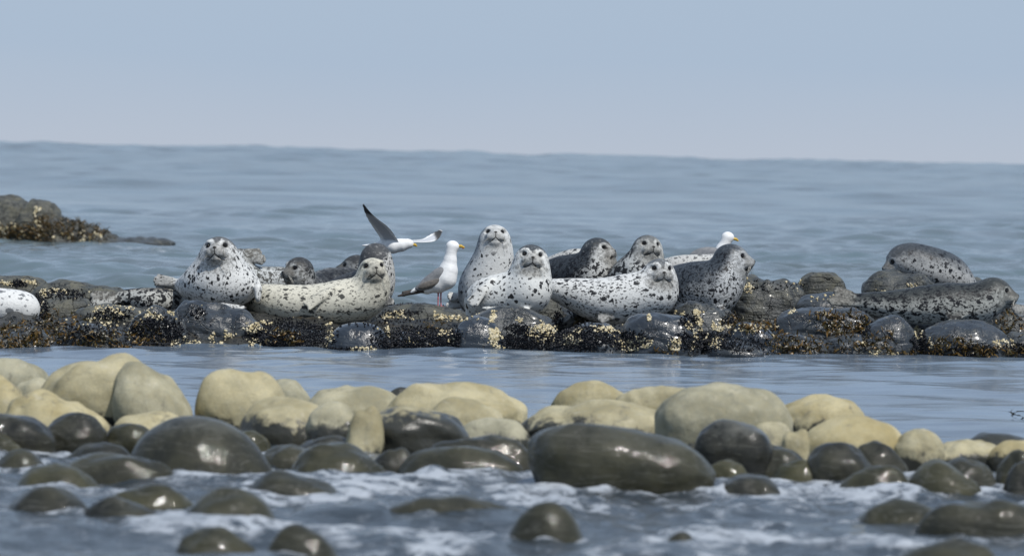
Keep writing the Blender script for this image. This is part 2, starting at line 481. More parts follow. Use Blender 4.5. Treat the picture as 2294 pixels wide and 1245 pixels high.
def rock(name, x0, x1, yt, yb, Y, mat, label, cat, group, depth=0.8, eq=0.15, skew=0.0, tilt=0.0, n=2.2,
         rough=0.10, wet=-1.0, tint=0.3, res=26, seed=None, deep=None):
    seed = seed if seed is not None else len(ROCKS) + 1
    q = max(0.0, -eq)
    grow = 1 / math.sqrt(1 - (q / (1 + q)) ** 2)
    yc = yb - eq * (yb - yt)
    xc = (x0 + x1) / 2
    x0, x1 = xc - (x1 - x0) / 2 * grow, xc + (x1 - x0) / 2 * grow
    if Y is None:
        g = G(xc, yb)
        Y = g.y + (x1 - x0) / 2 * g.y / FPX * depth * 0.8 / grow
    k = Y / FPX
    c = P(xc, yc, Y)
    hx = (x1 - x0) / 2 * k; hz = (yc - yt) * k; hy = hx * depth
    hb = deep if deep is not None else max(0.55 * hz, c.z + 0.12 - (-0.0))
    V, F = SPH[res]
    V = V.copy()
    s = seed * 1.7
    # superellipsoid
    r = (np.abs(V) ** n).sum(1) ** (-1 / n)
    V = V * r[:, None]
    d = 1 + rough * (fb3(V[:, 0] * 1.1 + s, V[:, 1] * 1.1, V[:, 2] * 1.1 + s, 1, 3, 0.45)) 
    V = V * d[:, None]
    X, Yv, Z = V[:, 0], V[:, 1], V[:, 2]
    X = X + skew * Z.clip(0, 1) 
    Zs = np.where(Z > 0, Z * hz, Z * hb)
    x_ = X * hx; y_ = Yv * hy; z_ = Zs
    z_ = z_ + x_ * math.tan(math.radians(tilt)) * (Z > 0) * sst(0, 0.4, Z)
    if rough > 0.05:
        if mat == 'slate':
            lay = z_ / 0.055 + x_ * 1.2 + fb3(x_ * 4 + s, y_ * 4, z_ * 4, 9, 2)
            st_ = 0.010 * (1 - np.abs((lay % 2) - 1)) ** 3 * min(1, rough / .12)
            rl = np.sqrt(x_ ** 2 + y_ ** 2) + 1e-6
            x_ = x_ * (1 - st_ / rl); y_ = y_ * (1 - st_ / rl)
            rg = 1 - np.abs(fb3(x_ * 5 + s, y_ * 5, z_ * 5, 12, 3))
            z_ = z_ - 0.02 * rg * rough / .12 * min(1, hz / .12) + .01
        w = 0.02 * min(1, hz / 0.15)
        z_ = z_ + w * fb3(x_ * 7 + s, y_ * 7, z_ * 7, 5, 2) * (rough / 0.15)
    me = mesh_np(name, np.stack([x_, y_, z_], 1), F)
    o = link(name, me, RM[mat], None, c)
    o["seed"] = float((seed * 0.618) % 1.0) * 3.0; o["tint"] = float(tint); o["wet"] = float(wet)
    tag(o, label, cat, group)
    ROCKS.append(o)
    if mat == 'dark' and c.y < 24.5:
        fz = math.sqrt(max(0.05, 1 - min(.95, (max(-c.z, 0) / hz)) ** 2))
        AWASH.append((c.x, c.y, hx * fz, hy * fz))
    return o

GF = "stones of the shore in the foreground"
GR = "boulders of the seal reef"
# x0, x1, ytop, ybase, wet line (m), tint, label, extra
PALE = [
 (-70, 112, 798, 905, -1, .95, "grey tan rounded stone at the far left, behind the yellow one", dict(depth=.6)),
 (86, 356, 803, 948, .07, .45, "largest tan stone on the left with a dark wet patch low on its right", dict(eq=.42, depth=.6, tilt=4, rough=.12)),
 (250, 434, 822, 955, -1, .8, "grey tan stone sloping right behind the largest left tan stone", dict(skew=-.25, depth=.9)),
 (-60, 50, 835, 940, -1, .15, "yellow stone cut by the left picture edge", dict(eq=.3)),
 (12, 122, 848, 925, -1, .85, "small rounded grey tan stone between yellow stones at the left", dict(depth=.6)),
 (25, 255, 886, 965, .03, .15, "low yellow stone with black blotches at the left", dict(rough=.13, skew=-.2)),
 (268, 440, 922, 975, -1, .3, "low pale yellow stone behind the large dark dome on the left", dict()),
 (438, 645, 824, 955, -1, .35, "tall tan stone with a steep left side beside the open pool", dict(eq=.25, skew=-.12, depth=.7, rough=.12, n=2.1)),
 (590, 692, 853, 915, -1, .9, "pale grey stone tucked behind the tall tan stone", dict()),
 (540, 750, 897, 982, .10, .5, "tan topped stone with a black wet foot in front of the tall tan stone", dict(eq=.2)),
 (690, 905, 862, 935, -1, .75, "flat grey tan stone left of the long tan one", dict(eq=.3, depth=.7)),
 (865, 942, 869, 905, .2, .6, "small dark olive stone peeping over the flat grey tan stone", dict()),
 (880, 1182, 861, 955, -1, .35, "long tan stone in the middle with a gentle right slope", dict(eq=.25, skew=.05, depth=.6, rough=.12)),
 (684, 810, 906, 995, .12, .85, "grey topped round stone with a dark wet lower half", dict(eq=.35)),
 (775, 860, 918, 1015, .0, .45, "narrow pale stone wedged left of the big dark round stone", dict()),
 (822, 1045, 912, 1012, .19, .5, "big dark round stone with a dry tan cap on its right", dict(eq=.4, skew=-.05, n=2.4)),
 (950, 1125, 893, 975, -1, .5, "mottled pale stone leaning on the dark round one", dict(depth=.6)),
 (1035, 1185, 932, 992, -1, 1.0, "whitish grey stone below the right slope of the long tan stone", dict()),
 (1238, 1405, 860, 945, -1, .35, "tan stone at the left end of the right hand pale heap", dict(eq=.3, depth=.6)),
 (1375, 1592, 857, 985, -1, .55, "lumpy pale stone in the middle of the right hand heap", dict(eq=.3, rough=.17, depth=.6)),
 (1465, 1768, 856, 1010, -1, .9, "largest grey green pale stone right of the middle", dict(eq=.35, depth=.6, skew=-.08, rough=.08)),
 (1152, 1508, 901, 990, .115, .55, "long tan stone with a black wet underside behind the biggest dark stone", dict(eq=.3, depth=.5, rough=.13)),
 (1495, 1562, 948, 1005, -1, .95, "small rough grey stone left of the black round stone", dict(rough=.15)),
 (1738, 1958, 892, 985, .10, .2, "yellow stone streaked with black near the right heap", dict(eq=.3, depth=.6, rough=.12)),
 (1808, 2024, 934, 1035, .03, .05, "smooth bright yellow dome stone on the right", dict(eq=.35, rough=.06)),
 (1670, 1775, 946, 1015, -1, .7, "pale stone touching the right side of the black round stone", dict()),
 (1752, 1812, 963, 1040, -1, .4, "small upright pale stone left of the smooth yellow dome", dict(eq=.5, n=2.8)),
 (2006, 2112, 961, 1040, -1, .6, "round tan stone right of the smooth yellow dome", dict(eq=.45)),
 (2090, 2245, 984, 1035, .06, .5, "low tan stone with dark cracks near the right edge", dict(rough=.14, n=2.6)),
 (2160, 2330, 970, 1020, .3, .8, "low grey stone behind the cracked tan one at the right", dict()),
 (2215, 2345, 990, 1040, -1, .15, "small yellow stone at the right picture edge", dict()),
]
for (x0, x1, yt, yb, wet, tn, lab, kw) in PALE:
    if yb > 940: wet = max(wet, .045)
    w_ = (x1 - x0) * .02; x0 -= w_; x1 += w_; yb += 12
    kw['rough'] = kw.get('rough', .10) * 1.25
    rock("stone", x0, x1, yt, yb, None, 'pale', lab, "stone", GF, wet=wet, tint=tn, res=26, **kw)
DARK = [
 (-70, 115, 924, 1018, .1, "smooth grey wet stone at the left edge", dict(eq=.3)),
 (95, 237, 931, 1012, .15, "round grey wet stone with one soft highlight, second from the left", dict(eq=.35)),
 (235, 350, 947, 1012, .5, "small brown wet stone left of the large dark dome", dict(eq=.3)),
 (288, 615, 936, 1058, .25, "large dark wet dome stone on the left", dict(eq=-.35, skew=-.12, n=2.0, rough=.05)),
 (-50, 55, 968, 1022, .6, "rough brown wet stone at the left edge in front of the grey one", dict(rough=.15)),
 (150, 305, 988, 1035, .1, "low grey stone under a film of water at the left", dict()),
 (-20, 105, 1012, 1050, .35, "low brown stone awash near the left edge", dict()),
 (125, 395, 1012, 1072, .35, "long low wet stone with many sun glints on the left", dict(n=2.6, depth=.5)),
 (35, 230, 1027, 1095, .7, "olive green wet stone in the wash on the left", dict(skew=-.1)),
 (505, 605, 964, 1002, .9, "small olive stone behind the right shoulder of the large dark dome", dict()),
 (578, 722, 984, 1040, .3, "small wet stone right of the large dark dome", dict()),
 (650, 870, 994, 1062, .5, "half sunk olive brown stone left of the middle", dict(skew=-.15, eq=-.4)),
 (655, 835, 976, 1025, .1, "grey stone behind the half sunk olive brown one", dict()),
 (830, 940, 1006, 1052, .1, "small grey stone awash near the middle", dict()),
 (940, 1198, 974, 1055, .2, "long dark stone behind the glinting one left of the biggest stone", dict(n=2.5, depth=.5)),
 (890, 1158, 997, 1062, .4, "long stone with a bright sun glint left of the biggest dark stone", dict(n=2.5, depth=.5, skew=.1)),
 (1195, 1608, 959, 1098, .45, "biggest dark wet stone, long back sloping right, in the middle foreground", dict(eq=.2, n=2.2, skew=-.15, depth=.55, rough=.09, res=40, tilt=-5)),
 (1522, 1592, 990, 1048, .2, "small wet stone hugging the right slope of the biggest dark stone", dict()),
 (1558, 1745, 943, 1060, .0, "black round stone with a dull sheen right of the middle", dict(eq=.35, skew=-.08)),
 (1578, 1685, 1024, 1072, .75, "small olive stone below the black round stone", dict()),
 (1690, 1835, 1000, 1062, .3, "grey wet stone sloping right of the black round stone", dict(skew=-.3)),
 (1728, 1842, 1034, 1072, .95, "low yellow olive stone in the foam right of the middle", dict()),
 (1803, 1958, 988, 1075, .15, "dark wet stone with a shining right side below the smooth yellow dome", dict(eq=.2, skew=-.05)),
 (1900, 2038, 986, 1068, .2, "dark stone just behind the shining one under the yellow dome", dict(skew=-.1)),
 (1880, 2040, 1042, 1097, .55, "low brown wet stone with a glint in the foam on the right", dict()),
 (2028, 2200, 1042, 1102, .6, "domed olive brown stone with a bright glint on the right", dict(skew=-.05)),
 (2085, 2240, 1018, 1088, .2, "grey wet stone behind the domed olive brown one", dict()),
 (2222, 2345, 998, 1085, .4, "brown wet stone cut by the right edge", dict()),
 (2245, 2350, 1036, 1098, .1, "lowest dark stone at the right edge above the surf", dict()),
 (1608, 1745, 1068, 1106, .1, "low black stone in the surf right of the biggest stone", dict(n=2.6)),
 (22, 225, 1096, 1155, .15, "dark stone awash in the lower left corner area", dict(skew=-.2)),
 (180, 368, 1114, 1165, .15, "flat grey stone under running water beside the lower left dark stone", dict()),
 (238, 430, 1084, 1138, .6, "low olive stone awash above the lower left dark stones", dict()),
 (392, 635, 1099, 1170, .45, "dark dome stone in the wash with a cluster of glints at its right", dict(skew=-.1)),
 (545, 775, 1060, 1110, .3, "grey olive stone barely breaking the foam left of the middle", dict()),
 (588, 762, 1183, 1250, .35, "brown wet stone near the bottom edge left of the middle", dict()),
 (1138, 1310, 1123, 1208, .4, "lone dome stone in the running water at the bottom middle", dict(eq=-.6, n=2.0, rough=.03)),
 (850, 1195, 1112, 1158, .3, "long low stone under a sheet of water left of the lone dome", dict(depth=.4)),
 (2065, 2350, 1122, 1198, .3, "long dark stone in the wash at the lower right edge", dict(n=2.6, depth=.5)),
 (1925, 2130, 1122, 1178, .5, "grey brown stone awash left of the long lower right stone", dict()),
 (1475, 1565, 1193, 1232, .2, "small black stone just breaking the water at the bottom right", dict()),
 (2005, 2245, 1210, 1268, .3, "stone cut by the bottom edge at the lower right", dict()),
 (395, 570, 1178, 1232, .5, "low brown stone under water near the bottom left", dict()),
]
for (x0, x1, yt, yb, tn, lab, kw) in DARK:
    kw.setdefault('rough', .11)
    kw.setdefault('eq', -.7); kw.setdefault('n', 2.0)
    rock("stone", x0, x1, yt, yb, None, 'dark', lab, "stone", GF, tint=tn, **kw)

REEF = [
 (-60, 120, 617, 680, 39.6, .95, "flat grey rock at the back left of the reef", dict(n=3, depth=.7)),
 (70, 300, 636, 700, 39.0, .9, "broad low grey rock behind the first spotted seal's tail", dict(n=2.8, depth=.7, rough=.14)),
 (60, 215, 655, 730, 37.7, .85, "grey rock with a barnacled edge beside the cropped white seal", dict(rough=.16)),
 (150, 345, 678, 745, 37.2, .75, "flat grey rock below the tail flippers at the left", dict(n=2.8, rough=.15)),
 (120, 290, 718, 790, 35.9, .3, "weedy low rock at the left waterline", dict(rough=.2)),
 (-60, 110, 735, 790, 35.3, .3, "weed covered rock under the cropped white seal", dict(rough=.2, n=2.8)),
 (285, 430, 692, 790, 36.6, .2, "mussel covered black rock left of the big glossy rock", dict(rough=.18)),
 (385, 605, 690, 800, 37.0, .12, "big glossy dark rock that carries the front facing fat seal", dict(eq=.05, n=2.7, rough=.22, depth=.6, res=40)),
 (560, 750, 728, 800, 36.8, .1, "mussel covered mound below the cream seal", dict(rough=.18)),
 (728, 872, 721, 796, 36.5, .0, "smooth blue black dome rock below the cream seal's chest", dict(eq=.1, n=2.3, rough=.05, res=40)),
 (825, 1075, 684, 760, 38.4, .8, "flat grey rock the standing gull stands on", dict(n=3, rough=.12, depth=.7, res=40)),
 (855, 1030, 735, 800, 36.7, .1, "mussel covered mound in front of the gull's flat rock", dict(rough=.18)),
 (1008, 1130, 712, 796, 36.6, .0, "smooth blue black rock with barnacles up its right side", dict(eq=.12, n=2.3, rough=.06, res=40)),
 (1035, 1258, 694, 800, 37.3, .25, "broad dark rock that carries the white seal with black cap", dict(n=2.5, rough=.1, depth=.6, res=40)),
 (1195, 1262, 669, 730, 38.7, .95, "round olive grey rock between the two white seals", dict(eq=.3)),
 (1250, 1380, 695, 745, 38.2, .75, "low grey rock under the tail of the lying white seal", dict(rough=.14)),
 (1240, 1420, 728, 800, 36.9, .1, "mussel mound with barnacle crust under the lying white seal", dict(rough=.18)),
 (1385, 1568, 699, 796, 37.0, .05, "big smooth slate rock with a hollow, under the lying seal's chest", dict(eq=.15, n=2.5, rough=.1, res=40)),
 (1490, 1660, 684, 770, 38.0, .3, "rough barnacled rock under the dark seal looking right", dict(rough=.18)),
 (1570, 1680, 730, 800, 37.1, .15, "black rock with scattered barnacles right of the smooth slate", dict(rough=.18)),
 (1640, 1806, 620, 760, 39.45, .45, "tall cracked wet rock right of the dark seal", dict(rough=.17, n=2.6, res=40, eq=.25)),
 (1785, 1908, 605, 700, 39.8, .95, "olive grey domed rock at the back of the right reef", dict(eq=.3, skew=-.15, n=2.5, rough=.15, res=40)),
 (1770, 1930, 652, 725, 38.9, .15, "rounded slate rock in front of the olive grey dome", dict(rough=.1)),
 (1735, 1965, 688, 770, 37.9, .1, "long blocky slate rock below the tail of the long grey seal", dict(n=3.2, rough=.12, depth=.5, res=40)),
 (1632, 1748, 726, 800, 37.0, .0, "striped blue black slate rock leaning at the waterline", dict(tilt=-12, n=2.4)),
 (1585, 1715, 764, 802, 36.7, .1, "low black rock at the waterline left of the striped slate", dict()),
 (1725, 1860, 748, 804, 37.3, .1, "low slate slab sloping into the water right of the striped slate", dict(tilt=-10)),
 (1830, 2015, 748, 804, 37.6, .2, "flat wet slab in front of the blocky slate rock", dict(n=2.8)),
 (1928, 2056, 708, 802, 37.7, .1, "shiny dark dome rock with two sun glints", dict(eq=.25, rough=.08, n=2.3, res=40)),
 (2056, 2268, 714, 804, 38.0, .1, "long shiny slate dome under the long grey seal's chest", dict(eq=.15, rough=.08, res=40)),
 (1934, 2110, 614, 720, 40.3, .5, "green black rock that the curled seal rests its head on", dict(rough=.17, n=2.6, eq=.35)),
 (2040, 2240, 628, 760, 41.2, .4, "dark rock under the body of the curled seal", dict(rough=.15, n=2.8)),
 (2225, 2350, 748, 806, 38.1, .3, "low weedy rock at the right end of the reef", dict(rough=.15)),
 (2190, 2350, 690, 750, 39.6, .35, "wet weedy rock behind the long grey seal's head", dict(rough=.15)),
 (1975, 2210, 700, 760, 38.9, .3, "flat dark rock below the belly of the long grey seal", dict(n=3, rough=.1)),
]
for (x0, x1, yt, yb, Y, tn, lab, kw) in REEF:
    if yb >= 784: Y -= 0.22
    rock("boulder", x0, x1, yt, yb, Y, 'slate', lab, "rock", GR, tint=tn, **kw)
GFAR = "rocks standing in the sea at the left"
for (x0, x1, yt, yb, Y, tn, lab, kw) in [
 (-120, 100, 446, 560, 72.5, .95, "tall grey rock in the sea at the far left edge", dict(rough=.2, eq=.2, n=2.8)),
 (30, 150, 453, 558, 72, .9, "upright barnacled rock beside the tall far left rock", dict(rough=.2, eq=.3, n=2.8)),
 (75, 285, 480, 556, 72, .6, "sloping weedy rock in the sea right of the upright one", dict(rough=.22, skew=-.5, n=2.2)),
 (215, 400, 531, 549, 72, .4, "low rock awash at the right end of the far left rocks", dict(rough=.2)),
]:
    rock("sea_rock", x0, x1, yt, yb, Y, 'slate', lab, "rock", GFAR, tint=tn, res=40, **kw)

build_water()

# ------------------------------------------------------------------ reef base
def yfront(x): return 36.72 + 0.345 * x + 0.18 * np.sin(x * 1.9) + 0.10 * np.sin(x * 5.3 + 1)
def reef_base():
    xs = np.linspace(-6.2, 6.4, 420); ys = np.linspace(33.4, 44.6, 260)
    X, Y = np.meshgrid(xs, ys)
    d = Y - yfront(X)
    h = -0.35 + 0.38 * sst(-0.4, 0.3, d) + 0.12 * sst(0.4, 1.8, d) - 0.5 * sst(5.3, 7.2, d)
    h = h + (0.05 * fb2(X / 0.5, Y / 0.6, 5, 3) + 0.025 * fb2(X / 0.12, Y / 0.14, 6, 3)) * sst(-.4, .3, d)
    V = np.stack([X, Y, h], -1).reshape(-1, 3)
    nc = len(xs); i = np.arange(len(ys) - 1)[:, None] * nc + np.arange(nc - 1)[None, :]
    me = mesh_np("reef", V, np.stack([i, i + 1, i + nc + 1, i + nc], -1).reshape(-1, 4))
    o = link("reef", me, RM['reef'])
    tag(o, "low dark rock shelf the seals lie on", None, None, "structure")
    return o
reef = reef_base()

# ------------------------------------------------------------------ growth on the reef
def bvh_of(objs):
    vs = []; fs = []; k = 0
    for o in objs:
        me = o.data; n = len(me.vertices)
        a = np.empty(n * 3, np.float32); me.vertices.foreach_get('co', a)
        a = a.reshape(-1, 3) + np.array(o.location)
        f = np.empty(len(me.loops), np.int32); me.loops.foreach_get('vertex_index', f)
        vs.append(a); fs.append(f.reshape(-1, 4) + k); k += n
    return BVHTree.FromPolygons(np.concatenate(vs).tolist(), np.concatenate(fs).tolist())
REEF_OBJS = [o for o in ROCKS if o.name.startswith("boulder") or o.name.startswith("sea_rock")]
BVH = bvh_of(REEF_OBJS + [reef])
rng = random.Random(5)
def hits(patches, smax=90):
    out = []
    for (cx, cy, rx, ry, n) in patches:
        if patches is BARN: n = int(n * 2.3)
        for _ in range(n):
            a = rng.random() * 6.283; r = math.sqrt(rng.random())
            if rng.random() < .3: r *= 1.3
            px, py = cx + rx * r * math.cos(a), cy + ry * r * math.sin(a)
            d = ray(px, py).normalized()
            loc, nor, _, dist = BVH.ray_cast(Vector((0, 0, CAM_H)), d)
            if loc is None or dist > smax or loc.z < -0.01: continue
            if nor.dot(d) > 0: nor = -nor
            out.append((loc, nor))
    return out
def scatter(name, tmpl, items, mat, label, sizes, align=0.8, flat=1.0, colv=True):
    TV, TF = tmpl
    Vs = []; Fs = []; cv = []
    nv = len(TV)
    for k, (loc, nor) in enumerate(items):
        nn = (nor * align + Vector((rng.uniform(-1, 1), rng.uniform(-1, 1), rng.uniform(-1, 1))) * (1 - align)).normalized()
        q = nn.to_track_quat('Z', 'Y').to_matrix() @ Matrix.Rotation(rng.random() * 6.283, 3, 'Z')
        s = rng.uniform(*sizes)
        M = np.array(q) * s
        Vs.append(TV @ M.T + np.array(loc)); Fs.append(TF + k * nv); cv.append(np.full(nv, rng.random()))
    me = mesh_np(name, np.concatenate(Vs), np.concatenate(Fs), smooth=True)
    fattr(me, "rnd", np.concatenate(cv))
    o = link(name, me, mat)
    tag(o, label, None, None, "stuff")
    return o
def cone_tmpl(seg=7):
    # an acorn barnacle: a ribbed truncated cone with a sunken mouth
    V = []; F = []
    for r, z in ((1.0, -.15), (.85, .45), (.5, .85), (.28, .6)):
        for i in range(seg):
            a = 6.283 * i / seg; rr = r * (1 + .14 * ((i * 37) % 5 - 2) / 2)
            V.append((rr * math.cos(a), rr * math.sin(a), z))
    for j in range(3):
        for i in range(seg):
            F.append((j * seg + i, j * seg + (i + 1) % seg, (j + 1) * seg + (i + 1) % seg, (j + 1) * seg + i))
    V.append((0, 0, .5)); c = len(V) - 1
    for i in range(seg): F.append((3 * seg + i, 3 * seg + (i + 1) % seg, c, c))
    F = [f if f[2] != f[3] else (f[0], f[1], f[2], f[2]) for f in F]
    return np.array(V), np.array(F[:3 * seg])
def mussel_tmpl():
    V = []; F = []
    rings = [(-1, .02, .02), (-.6, .28, .2), (0, .45, .34), (.6, .42, .28), (.95, .15, .1)]
    seg = 6
    for (z, a, b) in rings:
        for i in range(seg):
            t = 6.283 * i / seg; V.append((a * math.cos(t), b * math.sin(t), z * .9 + .5))
    for j in range(len(rings) - 1):
        for i in range(seg): F.append((j * seg + i, j * seg + (i + 1) % seg, (j + 1) * seg + (i + 1) % seg, (j + 1) * seg + i))
    return np.array(V), np.array(F)
def kelp_tmpl(seed):
    r = np.random.RandomState(seed)
    n = 9; V = []; F = []
    p = np.array([0., 0., 0.]); d = np.array([r.randn() * .5, r.randn() * .5, 1.0]); d /= np.linalg.norm(d)
    side = np.cross(d, [0.3, 1, 0]); side /= np.linalg.norm(side)
    for i in range(n):
        t = i / (n - 1); w = .14 * math.sin(math.pi * min(1, t * .9 + .08)) * (1 + .5 * r.rand()) + .02
        tw = side + .6 * r.randn(3) * .4; tw /= np.linalg.norm(tw)
        V += [p - tw * w, p + np.cross(tw, d) * w * .25, p + tw * w]
        d = d + r.randn(3) * .25 + np.array([0, 0, -.32]); d /= np.linalg.norm(d); p = p + d * .22
    for i in range(n - 1):
        for j in (0, 1):
            a = i * 3 + j; F.append((a, a + 1, a + 4, a + 3))
    return np.array(V), np.array(F)
Mb = Mat("barnacle_shell", Roughness=0.6)
r_ = Mb.attr("rnd"); nb = Mb.noise(Mb.pos(), 60, 3)
cb = Mb.mix(r_.ss(0.2, 0.9), (0.50, 0.42, 0.24), (0.66, 0.60, 0.44))
Mb.set("Base Color", Mb.mix(nb.ss(0.45, 0.75) * 0.5, cb, (0.20, 0.15, 0.07)))
Mm = Mat("mussel_shell", Roughness=0.3); Mm.set("Specular IOR Level", 0.3)
Mm.set("Base Color", Mm.mix(Mm.attr("rnd"), (0.005, 0.006, 0.008), (0.016, 0.017, 0.022)))
Mk = Mat("wet_weed", Roughness=0.38)
ck = Mk.mix(Mk.attr("rnd").ss(0.1, 0.95), (0.022, 0.018, 0.006), (0.125, 0.068, 0.012))
Mk.set("Base Color", Mk.mix(Mk.noise(Mk.pos(), 20).ss(.4, .7) * .5, ck, (0.07, 0.06, 0.012)))
Mk.set("Subsurface Weight", 0.0)

BARN = [(590, 735, 38, 14, 130), (500, 757, 26, 14, 60), (545, 768, 55, 8, 70), (738, 752, 9, 34, 70), (800, 783, 60, 5, 70), (868, 752, 6, 24, 30), (430, 775, 30, 12, 40),
 (1107, 738, 10, 36, 150), (1000, 762, 22, 22, 80), (1120, 765, 22, 16, 60), (1215, 742, 30, 20, 110), (1180, 712, 35, 8, 40), (1270, 762, 32, 12, 80), (1345, 742, 60, 12, 140), (1355, 768, 20, 20, 60),
 (1420, 770, 40, 14, 90), (1480, 785, 60, 6, 90), (1530, 770, 26, 12, 80), (1555, 730, 18, 30, 80), (1610, 742, 30, 20, 110), (1600, 765, 25, 14, 60), (1540, 700, 30, 7, 40), (1455, 712, 6, 12, 14),
 (985, 713, 70, 8, 110), (890, 707, 40, 7, 50), (940, 700, 80, 6, 30), (960, 760, 60, 30, 45), (45, 633, 40, 7, 40), (130, 652, 60, 6, 50), (95, 675, 10, 22, 50), (165, 655, 20, 6, 25), (235, 692, 60, 10, 50),
 (330, 722, 60, 14, 90), (370, 705, 30, 8, 40), (225, 722, 70, 10, 50), (395, 760, 20, 20, 30), (270, 755, 80, 10, 40), (2058, 745, 8, 34, 70), (1990, 655, 26, 9, 70), (2030, 640, 25, 6, 20), (1935, 748, 8, 20, 50),
 (1775, 700, 8, 12, 25), (1800, 632, 40, 6, 15), (1830, 660, 60, 14, 15), (1870, 700, 50, 6, 30), (1690, 735, 60, 8, 40), (1725, 752, 20, 6, 25), (2110, 765, 40, 14, 40), (2260, 770, 30, 10, 40), (2190, 700, 30, 8, 15),
 (1670, 645, 15, 20, 40), (25, 520, 40, 20, 120), (85, 500, 12, 30, 60), (180, 530, 50, 12, 70), (1060, 700, 20, 6, 20), (1965, 790, 40, 6, 30), (300, 700, 40, 14, 30)]
MUSS = [(350, 745, 59, 34, 1650), (440, 700, 25, 13, 90), (650, 752, 85, 30, 2850), (930, 762, 80, 25, 2250), (1190, 765, 68, 22, 1200), (1300, 757, 59, 27, 1650), (1160, 735, 25, 11, 180), (1250, 715, 12, 17, 180), (1400, 762, 51, 20, 750),
 (1570, 765, 59, 20, 750), (1545, 720, 21, 17, 225), (1640, 715, 17, 17, 180), (90, 690, 17, 25, 375), (140, 660, 51, 11, 300), (40, 635, 17, 7, 135), (250, 705, 42, 11, 300), (185, 745, 68, 17, 450), (770, 785, 51, 6, 240), (1010, 760, 21, 25, 375),
 (1660, 770, 51, 17, 300), (1940, 740, 10, 34, 180), (2060, 770, 17, 25, 375), (2180, 785, 51, 10, 375), (1290, 700, 17, 10, 90), (900, 700, 42, 5, 120), (1060, 790, 51, 5, 180), (1990, 665, 42, 11, 180), (2120, 690, 51, 17, 150), (1720, 640, 68, 11, 90),
 (870, 720, 68, 17, 180), (520, 785, 85, 8, 375), (2280, 780, 34, 11, 225)]
KELP = [(70, 745, 80, 26, 420), (210, 765, 120, 20, 420), (150, 715, 60, 14, 90), (40, 780, 70, 9, 160), (640, 757, 38, 13, 130), (400, 788, 60, 7, 90), (1690, 732, 60, 12, 170), (1890, 728, 50, 24, 360), (1760, 765, 50, 16, 150),
 (1780, 785, 60, 8, 120), (2130, 775, 55, 20, 240), (2270, 720, 30, 30, 160), (1970, 765, 40, 14, 90), (1050, 790, 40, 4, 60), (975, 728, 30, 10, 60), (1310, 718, 22, 5, 40), (2230, 785, 70, 11, 220), (1500, 790, 40, 4, 30), (1640, 715, 20, 10, 40),
 (30, 528, 60, 20, 420), (180, 515, 70, 24, 420), (95, 515, 24, 34, 200), (330, 755, 50, 20, 90), (1860, 775, 90, 14, 160), (1840, 705, 30, 8, 50), (560, 790, 120, 5, 60), (1240, 792, 120, 4, 50), (2040, 790, 60, 8, 80)]
def top_hits(n, x0, x1, zmin, zmax):
    out = []
    for _ in range(n):
        x = rng.uniform(x0, x1); y = float(yfront(x)) + rng.uniform(-.1, 5.5)
        loc, nor, _, d = BVH.ray_cast(Vector((x, y, 3)), Vector((0, 0, -1)))
        if loc is None or not (zmin < loc.z < zmax): continue
        if nor.z < 0: nor = -nor
        out.append((loc, nor))
    return out
bh = hits(BARN)
near_b = [h for h in bh if h[0].y < 60 and vn3(*[np.array(c * 13) for c in h[0]]) > .02]; far_b = [h for h in bh if h[0].y >= 60][::7]
scatter("barnacles", cone_tmpl(), near_b + top_hits(250, -5, 5.5, 0.05, .3), Mb.m, "cream barnacle clusters crusting the reef rocks", (.004, .0125), .5)
scatter("mussel_bed", mussel_tmpl(), hits([(a, b, c, d, int(n * .75)) for a, b, c, d, n in MUSS]) + top_hits(6000, -5, 5.5, -.02, .2), Mm.m, "black glossy mussels packed over the low reef rocks", (.008, .017), .5)
kh = hits(KELP); near_k = [h for h in kh if h[0].y < 60]; far_k = [h for h in kh if h[0].y >= 60]
th = top_hits(300, -5, 5.5, -.02, .12)
for i in range(3):
    scatter("seaweed", kelp_tmpl(i + 1), near_k[i::3] + th[i::3], Mk.m, "brown and golden wet seaweed hanging on the reef waterline", (.020, .056), .15)
if far_k:
    scatter("seaweed", kelp_tmpl(9), far_k, Mk.m, "brown weed on the far left sea rocks", (.035, .08), .5)
if far_b:
    scatter("barnacles", cone_tmpl(), far_b, Mb.m, "barnacles on the far left sea rocks", (.015, .035), .6)

